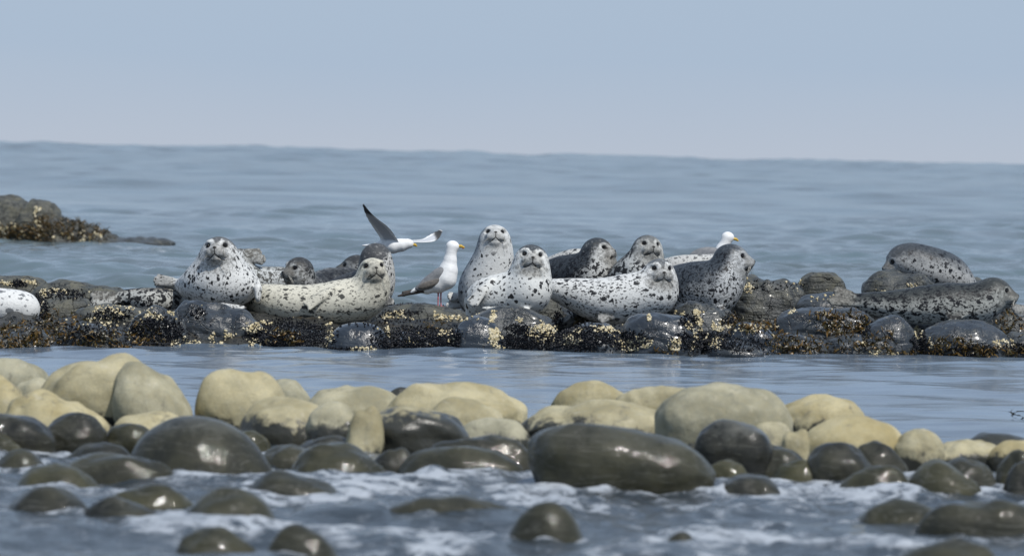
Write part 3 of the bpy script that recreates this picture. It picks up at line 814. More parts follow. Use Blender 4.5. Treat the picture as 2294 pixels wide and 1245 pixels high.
# ------------------------------------------------------------------ soft bodies from distance fields
class Field:
    def __init__(s, lo, hi, h):
        s.h = h; s.lo = np.array(lo); n = np.ceil((np.array(hi) - s.lo) / h).astype(int) + 1
        s.n = n; s.V = np.full(n, 1.0, np.float32)
        s.ax = [s.lo[i] + np.arange(n[i]) * h for i in range(3)]
    def block(s, lo, hi):
        a = np.clip(np.floor((np.array(lo) - s.lo) / s.h).astype(int), 0, s.n)
        b = np.clip(np.ceil((np.array(hi) - s.lo) / s.h).astype(int) + 1, 0, s.n)
        sl = tuple(slice(a[i], b[i]) for i in range(3))
        X = s.ax[0][sl[0]][:, None, None]; Y = s.ax[1][sl[1]][None, :, None]; Z = s.ax[2][sl[2]][None, None, :]
        return sl, X, Y, Z
    def join(s, sl, d, k):
        a = s.V[sl]
        h = np.maximum(k - np.abs(a - d), 0) / k
        s.V[sl] = np.minimum(a, d) - h * h * k * 0.25
    def carve(s, sl, d, k):
        a = s.V[sl]; d = -d
        h = np.maximum(k - np.abs(a - d), 0) / k
        s.V[sl] = np.maximum(a, d) + h * h * k * 0.25
    def cone(s, a, b, ra, rb, k=.05, ysc=1.0):
        m = max(ra, rb) + k + 3 * s.h
        sl, X, Y, Z = s.block(np.minimum(a, b) - m * np.array([1, 1 / ysc, 1]), np.maximum(a, b) + m * np.array([1, 1 / ysc, 1]))
        ba = np.array(b) - a; L2 = max(float(ba @ ba), 1e-9)
        t = np.clip(((X - a[0]) * ba[0] + (Y - a[1]) * ba[1] + (Z - a[2]) * ba[2]) / L2, 0, 1)
        t2 = t * t * (3 - 2 * t) * .5 + t * .5
        d = np.sqrt((X - a[0] - t * ba[0]) ** 2 + ((Y - a[1] - t * ba[1]) * ysc) ** 2 + (Z - a[2] - t * ba[2]) ** 2) - (ra + (rb - ra) * t2)
        s.join(sl, d, k)
    def ell(s, c, R, r, k=.03, carve=False):
        # R: 3x3 with rows = local axes, r = radii
        r = np.array(r); m = r.max() + k + 3 * s.h
        sl, X, Y, Z = s.block(np.array(c) - m, np.array(c) + m)
        dx, dy, dz = X - c[0], Y - c[1], Z - c[2]
        q = [R[i][0] * dx + R[i][1] * dy + R[i][2] * dz for i in range(3)]
        k0 = np.sqrt(sum((q[i] / r[i]) ** 2 for i in range(3)))
        k1 = np.sqrt(sum((q[i] / r[i] ** 2) ** 2 for i in range(3))) + 1e-6
        d = k0 * (k0 - 1) / k1
        (s.carve if carve else s.join)(sl, d, k)
    def mesh(s):
        V = s.V; neg = V < 0
        def c8(A): return [A[i:A.shape[0] - 1 + i or None, j:A.shape[1] - 1 + j or None, k:A.shape[2] - 1 + k or None] for i in (0, 1) for j in (0, 1) for k in (0, 1)]
        cs = c8(neg); cnt = sum(c.astype(np.int8) for c in cs)
        act = (cnt > 0) & (cnt < 8)
        I = np.argwhere(act)
        vals = [c[act] for c in c8(V)]
        off = [(i, j, k) for i in (0, 1) for j in (0, 1) for k in (0, 1)]
        acc = np.zeros((len(I), 3)); n = np.zeros(len(I))
        for a in range(8):
            for b in range(a + 1, 8):
                if sum(abs(off[a][q] - off[b][q]) for q in range(3)) != 1: continue
                va, vb = vals[a], vals[b]; x = (va < 0) != (vb < 0)
                t = np.where(x, va / np.where(x, va - vb, 1), 0)
                pa = np.array(off[a]); pb = np.array(off[b])
                acc += np.where(x[:, None], pa + t[:, None] * (pb - pa), 0); n += x
        verts = s.lo + (I + acc / n[:, None]) * s.h
        idx = np.full(act.shape, -1, np.int64); idx[act] = np.arange(len(I))
        F = []
        for ax in range(3):
            A = np.moveaxis(neg, ax, 0); J = np.moveaxis(idx, ax, 0)
            a0 = A[:-1, 1:-1, 1:-1]; a1 = A[1:, 1:-1, 1:-1]
            for up in (True, False):
                q = np.argwhere((a0 & ~a1) if up else (~a0 & a1))
                if not len(q): continue
                i, j, k = q[:, 0], q[:, 1], q[:, 2]
                f = np.stack([J[i, j, k], J[i, j + 1, k], J[i, j + 1, k + 1], J[i, j, k + 1]], 1)
                flip = (up != (ax == 1))
                if ax == 1: f = f
                F.append(f if flip else f[:, ::-1])
        F = np.concatenate(F); F = F[(F >= 0).all(1)]
        return verts, F

def smooth_verts(V, F, it=1):
    for _ in range(it):
        acc = np.zeros_like(V); n = np.zeros(len(V))
        for a in range(4):
            b = (a + 1) % 4
            np.add.at(acc, F[:, a], V[F[:, b]]); np.add.at(n, F[:, a], 1)
            np.add.at(acc, F[:, b], V[F[:, a]]); np.add.at(n, F[:, b], 1)
        V = V * .5 + .5 * acc / np.maximum(n, 1)[:, None]
    return V

# ------------------------------------------------------------------ seals
def coat(name, base, dark, spotcol, d0=.2, d1=.9, big=.5, small=.5, cap=.8, scale=17, streak=1.0, rough=.55, seed=0, facedark=.2, mott=.3, blot=0.0):
    M = Mat(name)
    o = M.obj()
    ov = M.vadd(o, (seed * 3.1, seed * 1.7, seed * 2.3))
    wob = M.vscale(M.vadd(M.noise(ov, 26, 3, 0.65, 0, True), (-.5, -.5, -.5)), 0.055)
    q = M.map(M.vadd(ov, wob), (streak, 1, 1))
    face = M.attr("face", False); fx, fy, fz = M.xyz(face)
    hm = M.attr("headm")
    dors = M.attr("dors")
    fine = M.noise(ov, 55, 3, .65); mid = M.noise(ov, 11, 4, .6)
    dn = dors + (mid - .5) * .7 + (fine - .5) * .35
    D = dn.ss(d0, d1)
    col = M.mix(D, base, dark)
    # fine mottling
    col = M.mix(fine.ss(.52, .68) * mott, col, spotcol)
    # big spots
    d1_, c1 = M.voro(q, scale); cx1 = M.xyz(c1)
    rad1 = cx1[0].ss(1.0 - big, 1.0) * .26 + (cx1[0] - (1.0 - big)).ss(-.01, .01) * .20
    s1 = (rad1 - d1_).ss(-.02, .03)
    d2_, c2 = M.voro(M.vadd(q, (3.3, 1.1, 7.7)), scale * 2.1); cx2 = M.xyz(c2)
    rad2 = (cx2[1] - (1.0 - small)).ss(-.01, .01) * .40
    s2 = (rad2 - d2_).ss(-.02, .05)
    bn = M.noise(M.map(ov, (streak, 1, 1)), scale * 1.25, 3, .55, .6)
    sp = s1.max(s2 * .85)
    if blot: sp = sp.max(bn.ss(.60 - .08 * blot, .63 - .08 * blot))
    faceR = hm * fy.ss(.02, .07)
    sp = sp * (1.0 - faceR * .65)
    col = M.mix(sp * .97, col, spotcol)
    # pale scratch-like flecks on the dark parts
    pale = M.noise(M.vadd(q, (1, 5, 2)), 40, 4, .7)
    col = M.mix(pale.ss(.60, .70) * D * .35, col, base)
    fl = M.attr("flip")
    fr = M.noise(M.map(ov, (60, 60, 60)), 1.0, 3)
    col = M.mix(fl * .62, col, M.mix(fr.ss(.4, .6), (.07, .068, .06), (.20, .195, .175)))
    # ---- face
    ax = fx.abs()
    capn = fz + (mid - .5) * .09 + (fine - .5) * .07 - fy * .25 + (0.03 - ax).max(0.0) * 2.1
    C = capn.ss(.030, .058) * hm * cap
    col = M.mix(C, col, dark)
    col = M.mix(pale.ss(.54, .66) * C * .38, col, base)
    ed = ((ax - .060) * (ax - .060) + (fz - .024) * (fz - .024)).sqrt()
    ring = ed.ss(.040, .024) * fy.ss(.03, .06) * hm
    col = M.mix(ring * .18, col, base)
    slant = (((ax - .066) * .75 + (fz - .018) * .66).abs() * 1.0).max(((ax - .066) * -.66 + (fz - .018) * .75).abs() * 2.2)
    patch = (slant + (fine - .5) * .02).ss(.036, .022) * fy.ss(.03, .06) * hm
    col = M.mix(patch * .38, col, (.05, .05, .048))
    eye = (ed + (fine - .5) * .008).ss(.0205, .0135) * fy.ss(.03, .06) * hm
    col = M.mix(eye * .95, col, (0.012, 0.012, 0.012))
    muz = fy.ss(.10, .15) * hm
    col = M.mix(muz * (fine * .6 + facedark).clamp() * .5, col, (.16, .15, .13))
    chin = fy.ss(.04, .08) * fz.ss(-.060, -.085) * hm
    col = M.mix(chin * (facedark * .3), col, (.12, .115, .095))
    fmot = M.noise(ov, 34, 4, .7)
    col = M.mix(fmot.ss(.47, .60) * hm * fy.ss(-.02, .05) * (facedark * .6 + .22), col, (.075, .073, .066))
    mz = -.053 - .031 * (ax * 24.0).min(1.0)
    mouth = (fz - mz).abs().ss(.0065, .0026) * ax.ss(.074, .058) * fy.ss(.05, .08) * hm
    col = M.mix(mouth * .9, col, (.012, .011, .010))
    phil = ax.ss(.006, .0025) * (fz - mz).ss(-.002, .004) * fz.ss(-.012, -.02) * fy.ss(.12, .15) * hm
    nose = ((fx * 1.0) * (fx * 1.0) * .45 + (fz + .012) * (fz + .012)).sqrt().ss(.0125, .006) * fy.ss(.14, .165) * hm
    col = M.mix((nose.max(phil * .8)), col, (.015, .014, .013))
    M.set("Base Color", col)
    M.set("Roughness", rough)
    M.set("Specular IOR Level", 0.22)
    M.set("Normal", M.bump(fine * .6 + M.noise(ov, 7, 3) * 1.2 + M.noise(ov, 240, 2) * .15, .35, .02))
    return M.m

Meye = Mat("seal_eye", Roughness=0.05); Meye.set("Base Color", (0.006, 0.005, 0.005, 1))
Mwh = Mat("whisker", Roughness=0.4); Mwh.set("Base Color", (0.55, 0.53, 0.48, 1))
ES, EF = sphere_grid(6)

SEALS = []
def seal(label, Y, mat, chains, head=None, ells=(), flips=(), dorsal=(0, .3, 1), ysc=.9, h=.0095, group="spotted seals hauled out on the reef"):
    """chains: lists of (px, py, dY, r_px); head: (px, py, dY, scale, yaw, pitch, roll);
    flips: (px0,py0,dY0, px1,py1,dY1, w_px, t_px, n digits, normal)"""
    k = Y / FPX
    pts = []
    W = lambda px, py, dY: np.array(P(px, py, Y + dY))
    for ch in chains:
        for p in ch: pts.append((W(*p[:3]), p[3] * k))
    for e in ells: pts.append((W(*e[:3]), max(e[3] * k, e[4], e[5] * k)))
    for f in flips:
        pts.append((W(*f[:3]), f[6] * k)); pts.append((W(*f[3:6]), f[6] * k * 1.3))
    if head:
        hc = W(*head[:3]); hs = head[3]; pts.append((hc, .22 * hs))
    lo = np.min([p - r for p, r in pts], 0) - .075; hi = np.max([p + r for p, r in pts], 0) + .075
    F = Field(lo, hi, h)
    for ch in chains:
        # smooth the chain with a Catmull-Rom curve
        A = np.array([list(W(*p[:3])) + [p[3] * k] for p in ch])
        if len(A) > 2:
            B = []
            for i in range(len(A) - 1):
                p0 = A[max(i - 1, 0)]; p1 = A[i]; p2 = A[i + 1]; p3 = A[min(i + 2, len(A) - 1)]
                for t in (0, .34, .67):
                    B.append(.5 * ((2 * p1) + (-p0 + p2) * t + (2 * p0 - 5 * p1 + 4 * p2 - p3) * t * t + (-p0 + 3 * p1 - 3 * p2 + p3) * t ** 3))
            B.append(A[-1]); A = np.array(B)
        for i in range(len(A) - 1):
            F.cone(A[i, :3], A[i + 1, :3], A[i, 3], A[i + 1, 3], .05, ysc)
    I3 = np.eye(3)
    for e in ells:
        F.ell(W(*e[:3]), I3, (e[3] * k, e[4], e[5] * k), .10)
    for f in flips:
        a = W(*f[:3]); b = W(*f[3:6]); w = f[6] * k; t = f[7] * k; nd = f[8]
        nrm = np.array(f[9], float); nrm /= np.linalg.norm(nrm)
        ax = b - a; L = np.linalg.norm(ax); ax /= L
        nrm = nrm - ax * (nrm @ ax); nrm /= np.linalg.norm(nrm); sd = np.cross(nrm, ax)
        F.ell((a + b * .75 + a * .25) / 2 if 0 else a * .55 + b * .45, np.array([ax, sd, nrm]), (L * .56, w * .8, t), .03)
        for j in range(nd):
            u = (j / (nd - 1) - .5) * 2 if nd > 1 else 0
            tip = b + sd * u * w * .95 - ax * (abs(u) * .10 * L * (1 if nd < 5 else -.6))
            root = a * .6 + b * .4 + sd * u * w * .5
            F.cone(root, tip, t * .95, t * .62, .014)
    Rm = None
    if head:
        yaw, pit, rol = [math.radians(v) for v in head[4:7]]
        Fv = Vector((math.sin(yaw) * math.cos(pit), -math.cos(yaw) * math.cos(pit), math.sin(pit)))
        Rv = Fv.cross(Vector((0, 0, 1))).normalized(); Uv = Rv.cross(Fv)
        Rr = Matrix.Rotation(rol, 3, Fv); Rv = Rr @ Rv; Uv = Rr @ Uv
        Rm = np.array([Rv, Fv, Uv])
        L = lambda x, y, z: hc + hs * (x * Rm[0] + y * Rm[1] + z * Rm[2])
        F.ell(hc, Rm, (.102 * hs, .118 * hs, .096 * hs), .05)
        F.cone(L(0, .04, -.012), L(0, .118, -.03), .084 * hs, .054 * hs, .03)
        F.cone(L(0, .055, .010), L(0, .162, -.020), .070 * hs, .025 * hs, .02)
        F.ell(L(0, .04, -.05), Rm, (.082 * hs, .09 * hs, .06 * hs), .04)
        for s in (-1, 1):
            F.ell(L(s * .034, .130, -.038), Rm, (.042 * hs, .042 * hs, .034 * hs), .032)
            F.ell(L(s * .052, .072, .048), Rm, (.028 * hs, .030 * hs, .018 * hs), .025)
        F.ell(L(0, .172, -.012), Rm, (.021 * hs, .017 * hs, .014 * hs), .012)
        F.ell(L(0, .110, -.082), Rm, (.044 * hs, .042 * hs, .028 * hs), .035)
        for s in (-1, 1):
            F.ell(L(s * .066, .108, .022), Rm, (.020 * hs, .028 * hs, .017 * hs), .02, carve=True)
            F.ell(L(s * .050, .150, -.074), Rm, (.032 * hs, .05 * hs, .004 * hs), .012, carve=True)
    V, Fq = F.mesh()
    V = smooth_verts(V, Fq, 1)
    base = Vector((float(V[:, 0].mean()), float(V[:, 1].mean()), float(V[:, 2].min())))
    me = mesh_np("seal_body", V - np.array(base), Fq)
    nrm = np.empty(len(V) * 3, np.float32); me.vertices.foreach_get('normal', nrm); nrm = nrm.reshape(-1, 3)
    d = np.array(dorsal, float); d /= np.linalg.norm(d)
    fattr(me, "dors", nrm @ d)
    fa = np.zeros(len(V))
    for f in flips:
        a = W(*f[:3]); b = W(*f[3:6]); ab = b - a; t = ((V - a) @ ab) / (ab @ ab)
        dd = np.linalg.norm(V - a - np.clip(t, 0, 1.1)[:, None] * ab, axis=1)
        fa = np.maximum(fa, sst(.15, .45, t) * (1 - sst(f[6] * k * 1.3, f[6] * k * 1.9, dd)) * (1.0 if f[8] == 4 and abs(f[0] - f[3]) > 50 and f[9][2] < .6 else (.4 if f[8] == 4 else .15)))
    fattr(me, "flip", fa)
    if head:
        fp = ((V - hc) @ Rm.T) / hs
        fattr(me, "face", fp, 'FLOAT_VECTOR')
        hm = 1 - sst(.15, .20, np.linalg.norm(fp * np.array([1, .8, 1]) - np.array([0, .03, -.01]), axis=1))
        fattr(me, "headm", hm)
    else:
        fattr(me, "face", np.full((len(V), 3), -9.0), 'FLOAT_VECTOR'); fattr(me, "headm", np.zeros(len(V)))
    root = bpy.data.objects.new("seal", None); COL.objects.link(root); root.location = base
    root.empty_display_size = .1
    tag(root, label, "seal", group)
    link("body", me, mat, root)
    if head:
        for s in (-1, 1):
            ev = ES * np.array([.0172, .0195, .0135]) * hs
            ev = ev @ Rm + L(s * .0575, .0870, .0225) - np.array(base)
            link("eye", mesh_np("seal_eye", ev, EF), Meye.m, root)
        # whiskers: curved hairs from each pad
        wv = []; wf = []; r2 = random.Random(int(Y * 100) + len(SEALS))
        for s in (-1, 1):
            for j in range(7):
                p0 = (s * (.040 + .012 * r2.random()), .150 + .02 * r2.random(), -.032 - .018 * r2.random())
                dr = np.array([s * (.7 + .3 * r2.random()), .25 * r2.random() - .1, -.45 - .5 * r2.random()])
                for q in range(5):
                    t = q / 4 * .075
                    c = np.array(p0) + dr * t + np.array([0, -.9, -3.0]) * t * t
                    rr = .0011 * (1 - .6 * q / 4)
                    for m_ in range(3):
                        an = 2.094 * m_
                        wv.append(c + rr * np.array([0, math.cos(an), math.sin(an)]))
                b0 = len(wv) - 15
                for q in range(4):
                    for m_ in range(3):
                        wf.append((b0 + q * 3 + m_, b0 + q * 3 + (m_ + 1) % 3, b0 + q * 3 + 3 + (m_ + 1) % 3, b0 + q * 3 + 3 + m_))
        wv = np.array(wv) * hs @ Rm + hc - np.array(base)
        link("whiskers", mesh_np("whiskers", wv, wf), Mwh.m, root)["kind"] = "stuff"
    SEALS.append(root)
    return root

WHITE = (0.66, 0.67, 0.66); CREAM = (0.60, 0.58, 0.49); GREYW = (0.46, 0.48, 0.48); SPOT = (0.007, 0.008, 0.011)
DKG = (0.085, 0.095, 0.105); BRN = (0.13, 0.12, 0.10)
UPC = (0, -1, .3)

seal("white seal with grey flecks cut off by the left picture edge", 36.9,
     coat("coat_edge", WHITE, (.35, .37, .38), (.16, .17, .18), .9, 1.5, .45, .35, streak=.7, seed=1),
     [[(-150, 690, .3, 24), (-70, 690, .1, 39), (-10, 688, 0, 39), (46, 690, 0, 34), (56, 694, 0, 27)]], dorsal=(0, .8, .6))
seal("fat white spotted seal sitting front on atop the big glossy rock", 37.7,
     coat("coat_front", (.64, .65, .64), (.10, .105, .11), SPOT, .65, 1.7, .62, .5, 1.0, 25, seed=2, facedark=.6),
     [[(491, 573, .02, 38), (491, 600, .06, 50), (492, 632, .12, 60)], [(492, 640, .3, 52), (455, 640, .8, 40), (415, 640, 1.1, 22)]],
     head=(490, 563, -.02, 1.16, -6, 13, 2), ells=[(492, 637, .18, 91, .34, 53)],
     flips=[(412, 636, 1.1, 345, 626, 1.15, 13, 6, 4, (0, -1, .5)), (415, 645, 1.12, 350, 646, 1.2, 12, 6, 4, (0, -1, .4)),
            (462, 680, -.16, 552, 690, -.24, 8, 4, 4, (0, -.4, 1)), (578, 630, 0, 578, 672, -.02, 6, 8, 3, (1, -.2, 0))],
     dorsal=(-.55, .7, .3))
seal("dark blotched seal behind the front on seal, its tail flippers pointing left", 38.7,
     coat("coat_tail", (.45, .46, .44), BRN, SPOT, .1, 1.0, .85, .6, .9, 19, blot=1.0, seed=3, mott=.4),
     [[(270, 664, .02, 10), (305, 668, 0, 18), (345, 674, 0, 25), (400, 675, .3, 28), (470, 668, 1.0, 30), (540, 668, 1.6, 28)]],
     head=(562, 668, 1.75, .9, 60, -5, 0),
     flips=[(285, 662, 0, 202, 661, -.05, 9, 5, 4, (0, -1, .5)), (290, 672, -.02, 200, 679, -.08, 8, 5, 4, (0, -1, .7))], dorsal=(-.1, .4, 1))
seal("pale grey seal with mottled tail flippers raised beside the front on seal's shoulder", 40.6,
     coat("coat_raised", GREYW, (.22, .22, .20), (.06, .06, .055), .5, 1.2, .6, .7, .9, 20, blot=0.7, seed=4, mott=.6),
     [[(672, 640, .3, 24), (640, 630, .25, 27), (600, 630, .2, 28), (562, 625, .1, 27), (538, 590, .1, 18), (536, 574, .1, 14)]],
     head=(690, 645, .3, .85, 80, -8, 0),
     flips=[(532, 566, .1, 585, 568, .1, 10, 6, 4, (0, -1, .5)), (535, 574, .08, 594, 583, .05, 10, 6, 4, (0, -1, .5))], dorsal=(0, .3, 1))
seal("black capped seal facing left between the cream seal and the fat front on seal", 39.7,
     coat("coat_blackcap", (.52, .53, .52), (.035, .038, .042), SPOT, .3, 1.0, .9, .7, 1.0, 22, blot=0.6, seed=5, mott=.5, facedark=.8),
     [[(670, 606, 0, 27), (674, 630, .05, 30), (695, 650, .2, 32), (740, 636, .6, 34), (800, 640, 1.0, 34), (850, 655, 1.4, 20)]],
     head=(670, 604, 0, .98, -48, -3, 0), dorsal=(.5, -.5, .8))
seal("dark seal head peeping left from behind the tall dark crowned seal", 41.0,
     coat("coat_peep", (.30, .31, .31), (.035, .038, .042), SPOT, -.3, .6, .8, .6, 1.0, 18, blot=0.6, seed=6),
     [[(800, 598, 0, 25), (802, 630, .1, 30), (780, 650, .5, 32), (720, 655, 1.0, 28)]],
     head=(797, 598, 0, .95, -95, 0, 0), dorsal=(-.2, .3, 1))
seal("seal with a dark crown looking away, rising behind the cream seal's head", 39.2,
     coat("coat_crown", (.54, .54, .52), (.060, .063, .068), SPOT, .1, .9, .6, .7, 1.0, 26, seed=7, mott=.5),
     [[(842, 578, 0, 32), (842, 615, .03, 38), (832, 648, .08, 44), (795, 664, .25, 52), (735, 688, .5, 50), (655, 695, .9, 36)]],
     head=(842, 576, 0, 1.02, 165, 12, 0),
     flips=[(845, 682, -.02, 882, 674, -.05, 8, 4, 4, (0, -.8, .5))], dorsal=(-.55, -.3, .8))
seal("long cream seal lying on its side with one flipper resting on its flank", 37.9,
     coat("coat_cream", CREAM, (.36, .35, .31), (.055, .055, .05), 1.1, 1.8, .5, .5, .25, 27, streak=.5, seed=8, facedark=.45),
     [[(500, 662, .6, 20), (560, 668, .35, 30), (620, 679, .08, 39), (700, 682, 0, 41), (770, 676, 0, 46), (818, 665, 0, 43), (836, 632, -.02, 36)]],
     head=(833, 606, -.03, 1.08, 12, 12, 4),
     flips=[(748, 646, -.165, 690, 684, -.215, 11, 5, 5, (-.3, -1, .3)), (560, 668, .5, 470, 668, .9, 10, 6, 4, (0, -1, .4))], dorsal=(0, 1, .2))
seal("tall upright white seal behind the black capped white seal, head highest of all", 39.4,
     coat("coat_tall", (.62, .63, .62), (.16, .19, .22), SPOT, .25, .85, .42, .22, .25, 20, seed=9, facedark=.15, mott=.12),
     [[(1108, 540, 0, 33), (1107, 572, .02, 38), (1100, 608, .06, 48), (1092, 646, .12, 61), (1096, 668, .2, 60)], [(1090, 670, .3, 45), (1050, 680, .5, 20)]],
     head=(1108, 533, 0, 1.02, 3, 20, 0),
     flips=[(1050, 668, .3, 1004, 664, .2, 9, 6, 4, (0, -1, .5)), (1050, 682, .3, 1000, 684, .2, 8, 5, 4, (0, -1, .5))], dorsal=(-.85, .45, .1))
seal("white seal with crisp black spots and a black cap propped on the broad rock, centre", 37.6,
     coat("coat_cap", (.66, .67, .65), (.05, .06, .07), SPOT, .75, 1.4, .55, .3, 1.0, 20, seed=10, facedark=.6, mott=.12),
     [[(1190, 586, 0, 35), (1187, 616, 0, 41), (1178, 648, .02, 48), (1140, 660, .05, 45), (1092, 668, .1, 42), (1070, 684, .2, 27)]],
     head=(1190, 580, -.01, 1.07, 4, 9, -3), ells=[(1187, 655, .0, 41, .2, 42)],
     flips=[(1098, 628, -.06, 1054, 684, -.14, 13, 6, 4, (-.5, -1, .3)), (1180, 692, -.19, 1080, 690, -.23, 6, 3.5, 4, (0, -.3, 1)),
            (1075, 688, .1, 1046, 706, .1, 8, 5, 3, (0, -1, .3))], dorsal=(-.2, .9, .2))
seal("pale backed seal mostly hidden behind the dark seal with raised muzzle", 41.0,
     coat("coat_hid1", (.5, .5, .48), (.2, .2, .2), SPOT, .9, 1.6, .6, .6, .9, 20, seed=21),
     [[(1215, 612, .3, 24), (1250, 600, .1, 27), (1290, 588, 0, 27), (1325, 590, 0, 24)]], dorsal=(0, 1, 0))
seal("dark grey seal looking right with its muzzle up, behind the lying white seal", 40.1,
     coat("coat_darkup", (.52, .53, .52), (.035, .042, .050), SPOT, .02, .55, .8, .6, 1.0, 20, blot=0.9, seed=11, mott=.3, facedark=.7),
     [[(1338, 566, 0, 31), (1337, 592, .02, 40), (1318, 618, .05, 50), (1260, 624, .3, 48), (1210, 636, .6, 36)]],
     head=(1336, 562, 0, .98, 62, 6, 0), dorsal=(-.9, .1, .55))
seal("blotched seal with a pale face above the lying white seal's back", 39.8,
     coat("coat_blotch", (.54, .55, .53), (.045, .052, .060), SPOT, .35, 1.1, .95, .5, .75, 15, blot=1.0, seed=12, mott=.35, facedark=.4),
     [[(1450, 560, 0, 30), (1446, 588, .02, 37), (1432, 612, .05, 46), (1405, 636, .2, 48), (1370, 650, .6, 36)]],
     head=(1450, 555, 0, 1.0, 16, 8, -4), dorsal=(-.8, .4, .3))
seal("white seal with a dark brow lying stretched to the left across the slate rocks", 37.9,
     coat("coat_lying", (.62, .63, .62), (.10, .11, .12), SPOT, .85, 1.6, .6, .75, .95, 26, streak=.55, seed=13, facedark=.6, mott=.3),
     [[(1195, 640, .3, 12), (1235, 646, .1, 18), (1290, 660, .04, 33), (1350, 673, 0, 46), (1415, 667, 0, 51), (1462, 652, 0, 46), (1477, 626, -.01, 36)]],
     head=(1477, 608, -.02, 1.07, 10, 3, 0), ells=[(1472, 660, 0, 40, .18, 38)],
     flips=[(1392, 700, -.12, 1340, 716, -.18, 10, 5, 4, (0, -1, .5)), (1205, 640, .3, 1150, 640, .4, 10, 5, 4, (0, -1, .5))], dorsal=(.3, .9, .2))
seal("pale backed seal mostly hidden behind the big dark seal looking right", 40.4,
     coat("coat_hid2", (.52, .52, .5), (.2, .2, .2), (.09, .09, .09), .9, 1.6, .6, .6, .9, 20, seed=22),
     [[(1465, 615, .2, 24), (1515, 604, .05, 27), (1565, 602, 0, 28), (1620, 600, 0, 28)]], dorsal=(0, 1, 0))
seal("big dark grey seal in profile looking right, chest on the barnacled rock", 38.9,
     coat("coat_profile", (.46, .48, .49), (.050, .060, .072), SPOT, -.02, .6, .55, .7, .55, 26, blot=0.5, seed=14, mott=.35, facedark=.5, rough=.42),
     [[(1636, 582, 0, 31), (1629, 610, 0, 39), (1606, 640, 0, 52), (1560, 646, .08, 56), (1508, 651, .3, 50), (1440, 658, .8, 34)]],
     head=(1637, 577, 0, 1.12, 80, -4, 0), ells=[(1608, 664, 0, 33, .2, 42)],
     flips=[(1598, 680, -.18, 1640, 712, -.26, 9, 5, 4, (.4, -1, .5))], dorsal=(-.8, .0, .65))
seal("curled grey seal on the rear right rock with its nose pointing down left", 40.8,
     coat("coat_curled", (.42, .43, .43), (.055, .063, .072), SPOT, .0, .8, .6, .55, .7, 24, seed=15, mott=.3, facedark=.5, rough=.4),
     [[(2022, 584, 0, 33), (2045, 588, .02, 39), (2085, 602, .05, 44), (2125, 618, .15, 43), (2155, 650, .35, 34), (2180, 680, .6, 18)]],
     head=(2019, 584, 0, 1.03, -72, -18, 0),
     flips=[(2060, 622, -.14, 2030, 634, -.2, 7, 4, 4, (0, -1, .5))], dorsal=(0, -.15, 1))
seal("long grey mottled seal stretched out at the right with lifted tail flippers", 38.4,
     coat("coat_long", (.40, .41, .385), (.042, .047, .047), SPOT, -.15, .7, .6, .6, .85, 25, streak=.7, blot=0.6, seed=16, mott=.45, facedark=.4, rough=.42),
     [[(1925, 676, .05, 15), (1955, 681, .03, 22), (2000, 684, 0, 29), (2060, 684, 0, 38), (2120, 681, 0, 43), (2175, 683, 0, 43), (2208, 672, 0, 38), (2226, 657, 0, 31)]],
     head=(2230, 654, 0, 1.06, 76, -4, 0),
     flips=[(1930, 668, .04, 1868, 650, .0, 10, 6, 4, (0, -1, .5)), (1930, 682, 0, 1856, 672, -.05, 9, 6, 4, (0, -1, .5)),
            (2168, 700, -.175, 2126, 714, -.20, 10, 4, 5, (0, -1, .5))], dorsal=(0, -.05, 1))
seal("seal outside the right edge of which only a grey flipper shows", 38.3,
     coat("coat_out", (.36, .37, .37), (.1, .11, .11), SPOT, .1, .9, .5, .5, seed=17),
     [[(2325, 697, 0, 12), (2360, 700, 0, 26), (2430, 700, 0, 36), (2520, 700, 0, 34)]],
     flips=[(2330, 696, 0, 2268, 690, -.05, 9, 5, 4, (0, -1, .5)), (2330, 702, 0, 2275, 702, -.05, 7, 4, 3, (0, -1, .5))])

# ------------------------------------------------------------------ gulls
def flat_mat(name, col, rough=.6, var=None):
    M = Mat(name, Roughness=rough)
    if var:
        M.set("Base Color", M.mix(M.noise(M.obj(), 40, 4, .6).ss(.35, .65), col, var))
        M.set("Normal", M.bump(M.noise(M.map(M.obj(), (20, 60, 90)), 1.0, 3), .3, .004))
    else: M.set("Base Color", tuple(col) + (1,))
    return M.m
GW = flat_mat("gull_white", (.80, .81, .81), .7, (.72, .73, .74))
GG = flat_mat("gull_grey", (.15, .16, .175), .65, (.21, .215, .225))
GB = flat_mat("gull_back_brown", (.10, .095, .09), .65, (.19, .17, .15))
GD = flat_mat("gull_dark", (.030, .028, .026), .5, (.07, .055, .045))
GY = flat_mat("gull_bill", (.52, .34, .04), .4)
GRD = flat_mat("gull_bill_spot", (.45, .05, .02), .4)
GP = flat_mat("gull_legs", (.42, .13, .15), .5)
GE = flat_mat("gull_eye", (.02, .018, .015), .1)
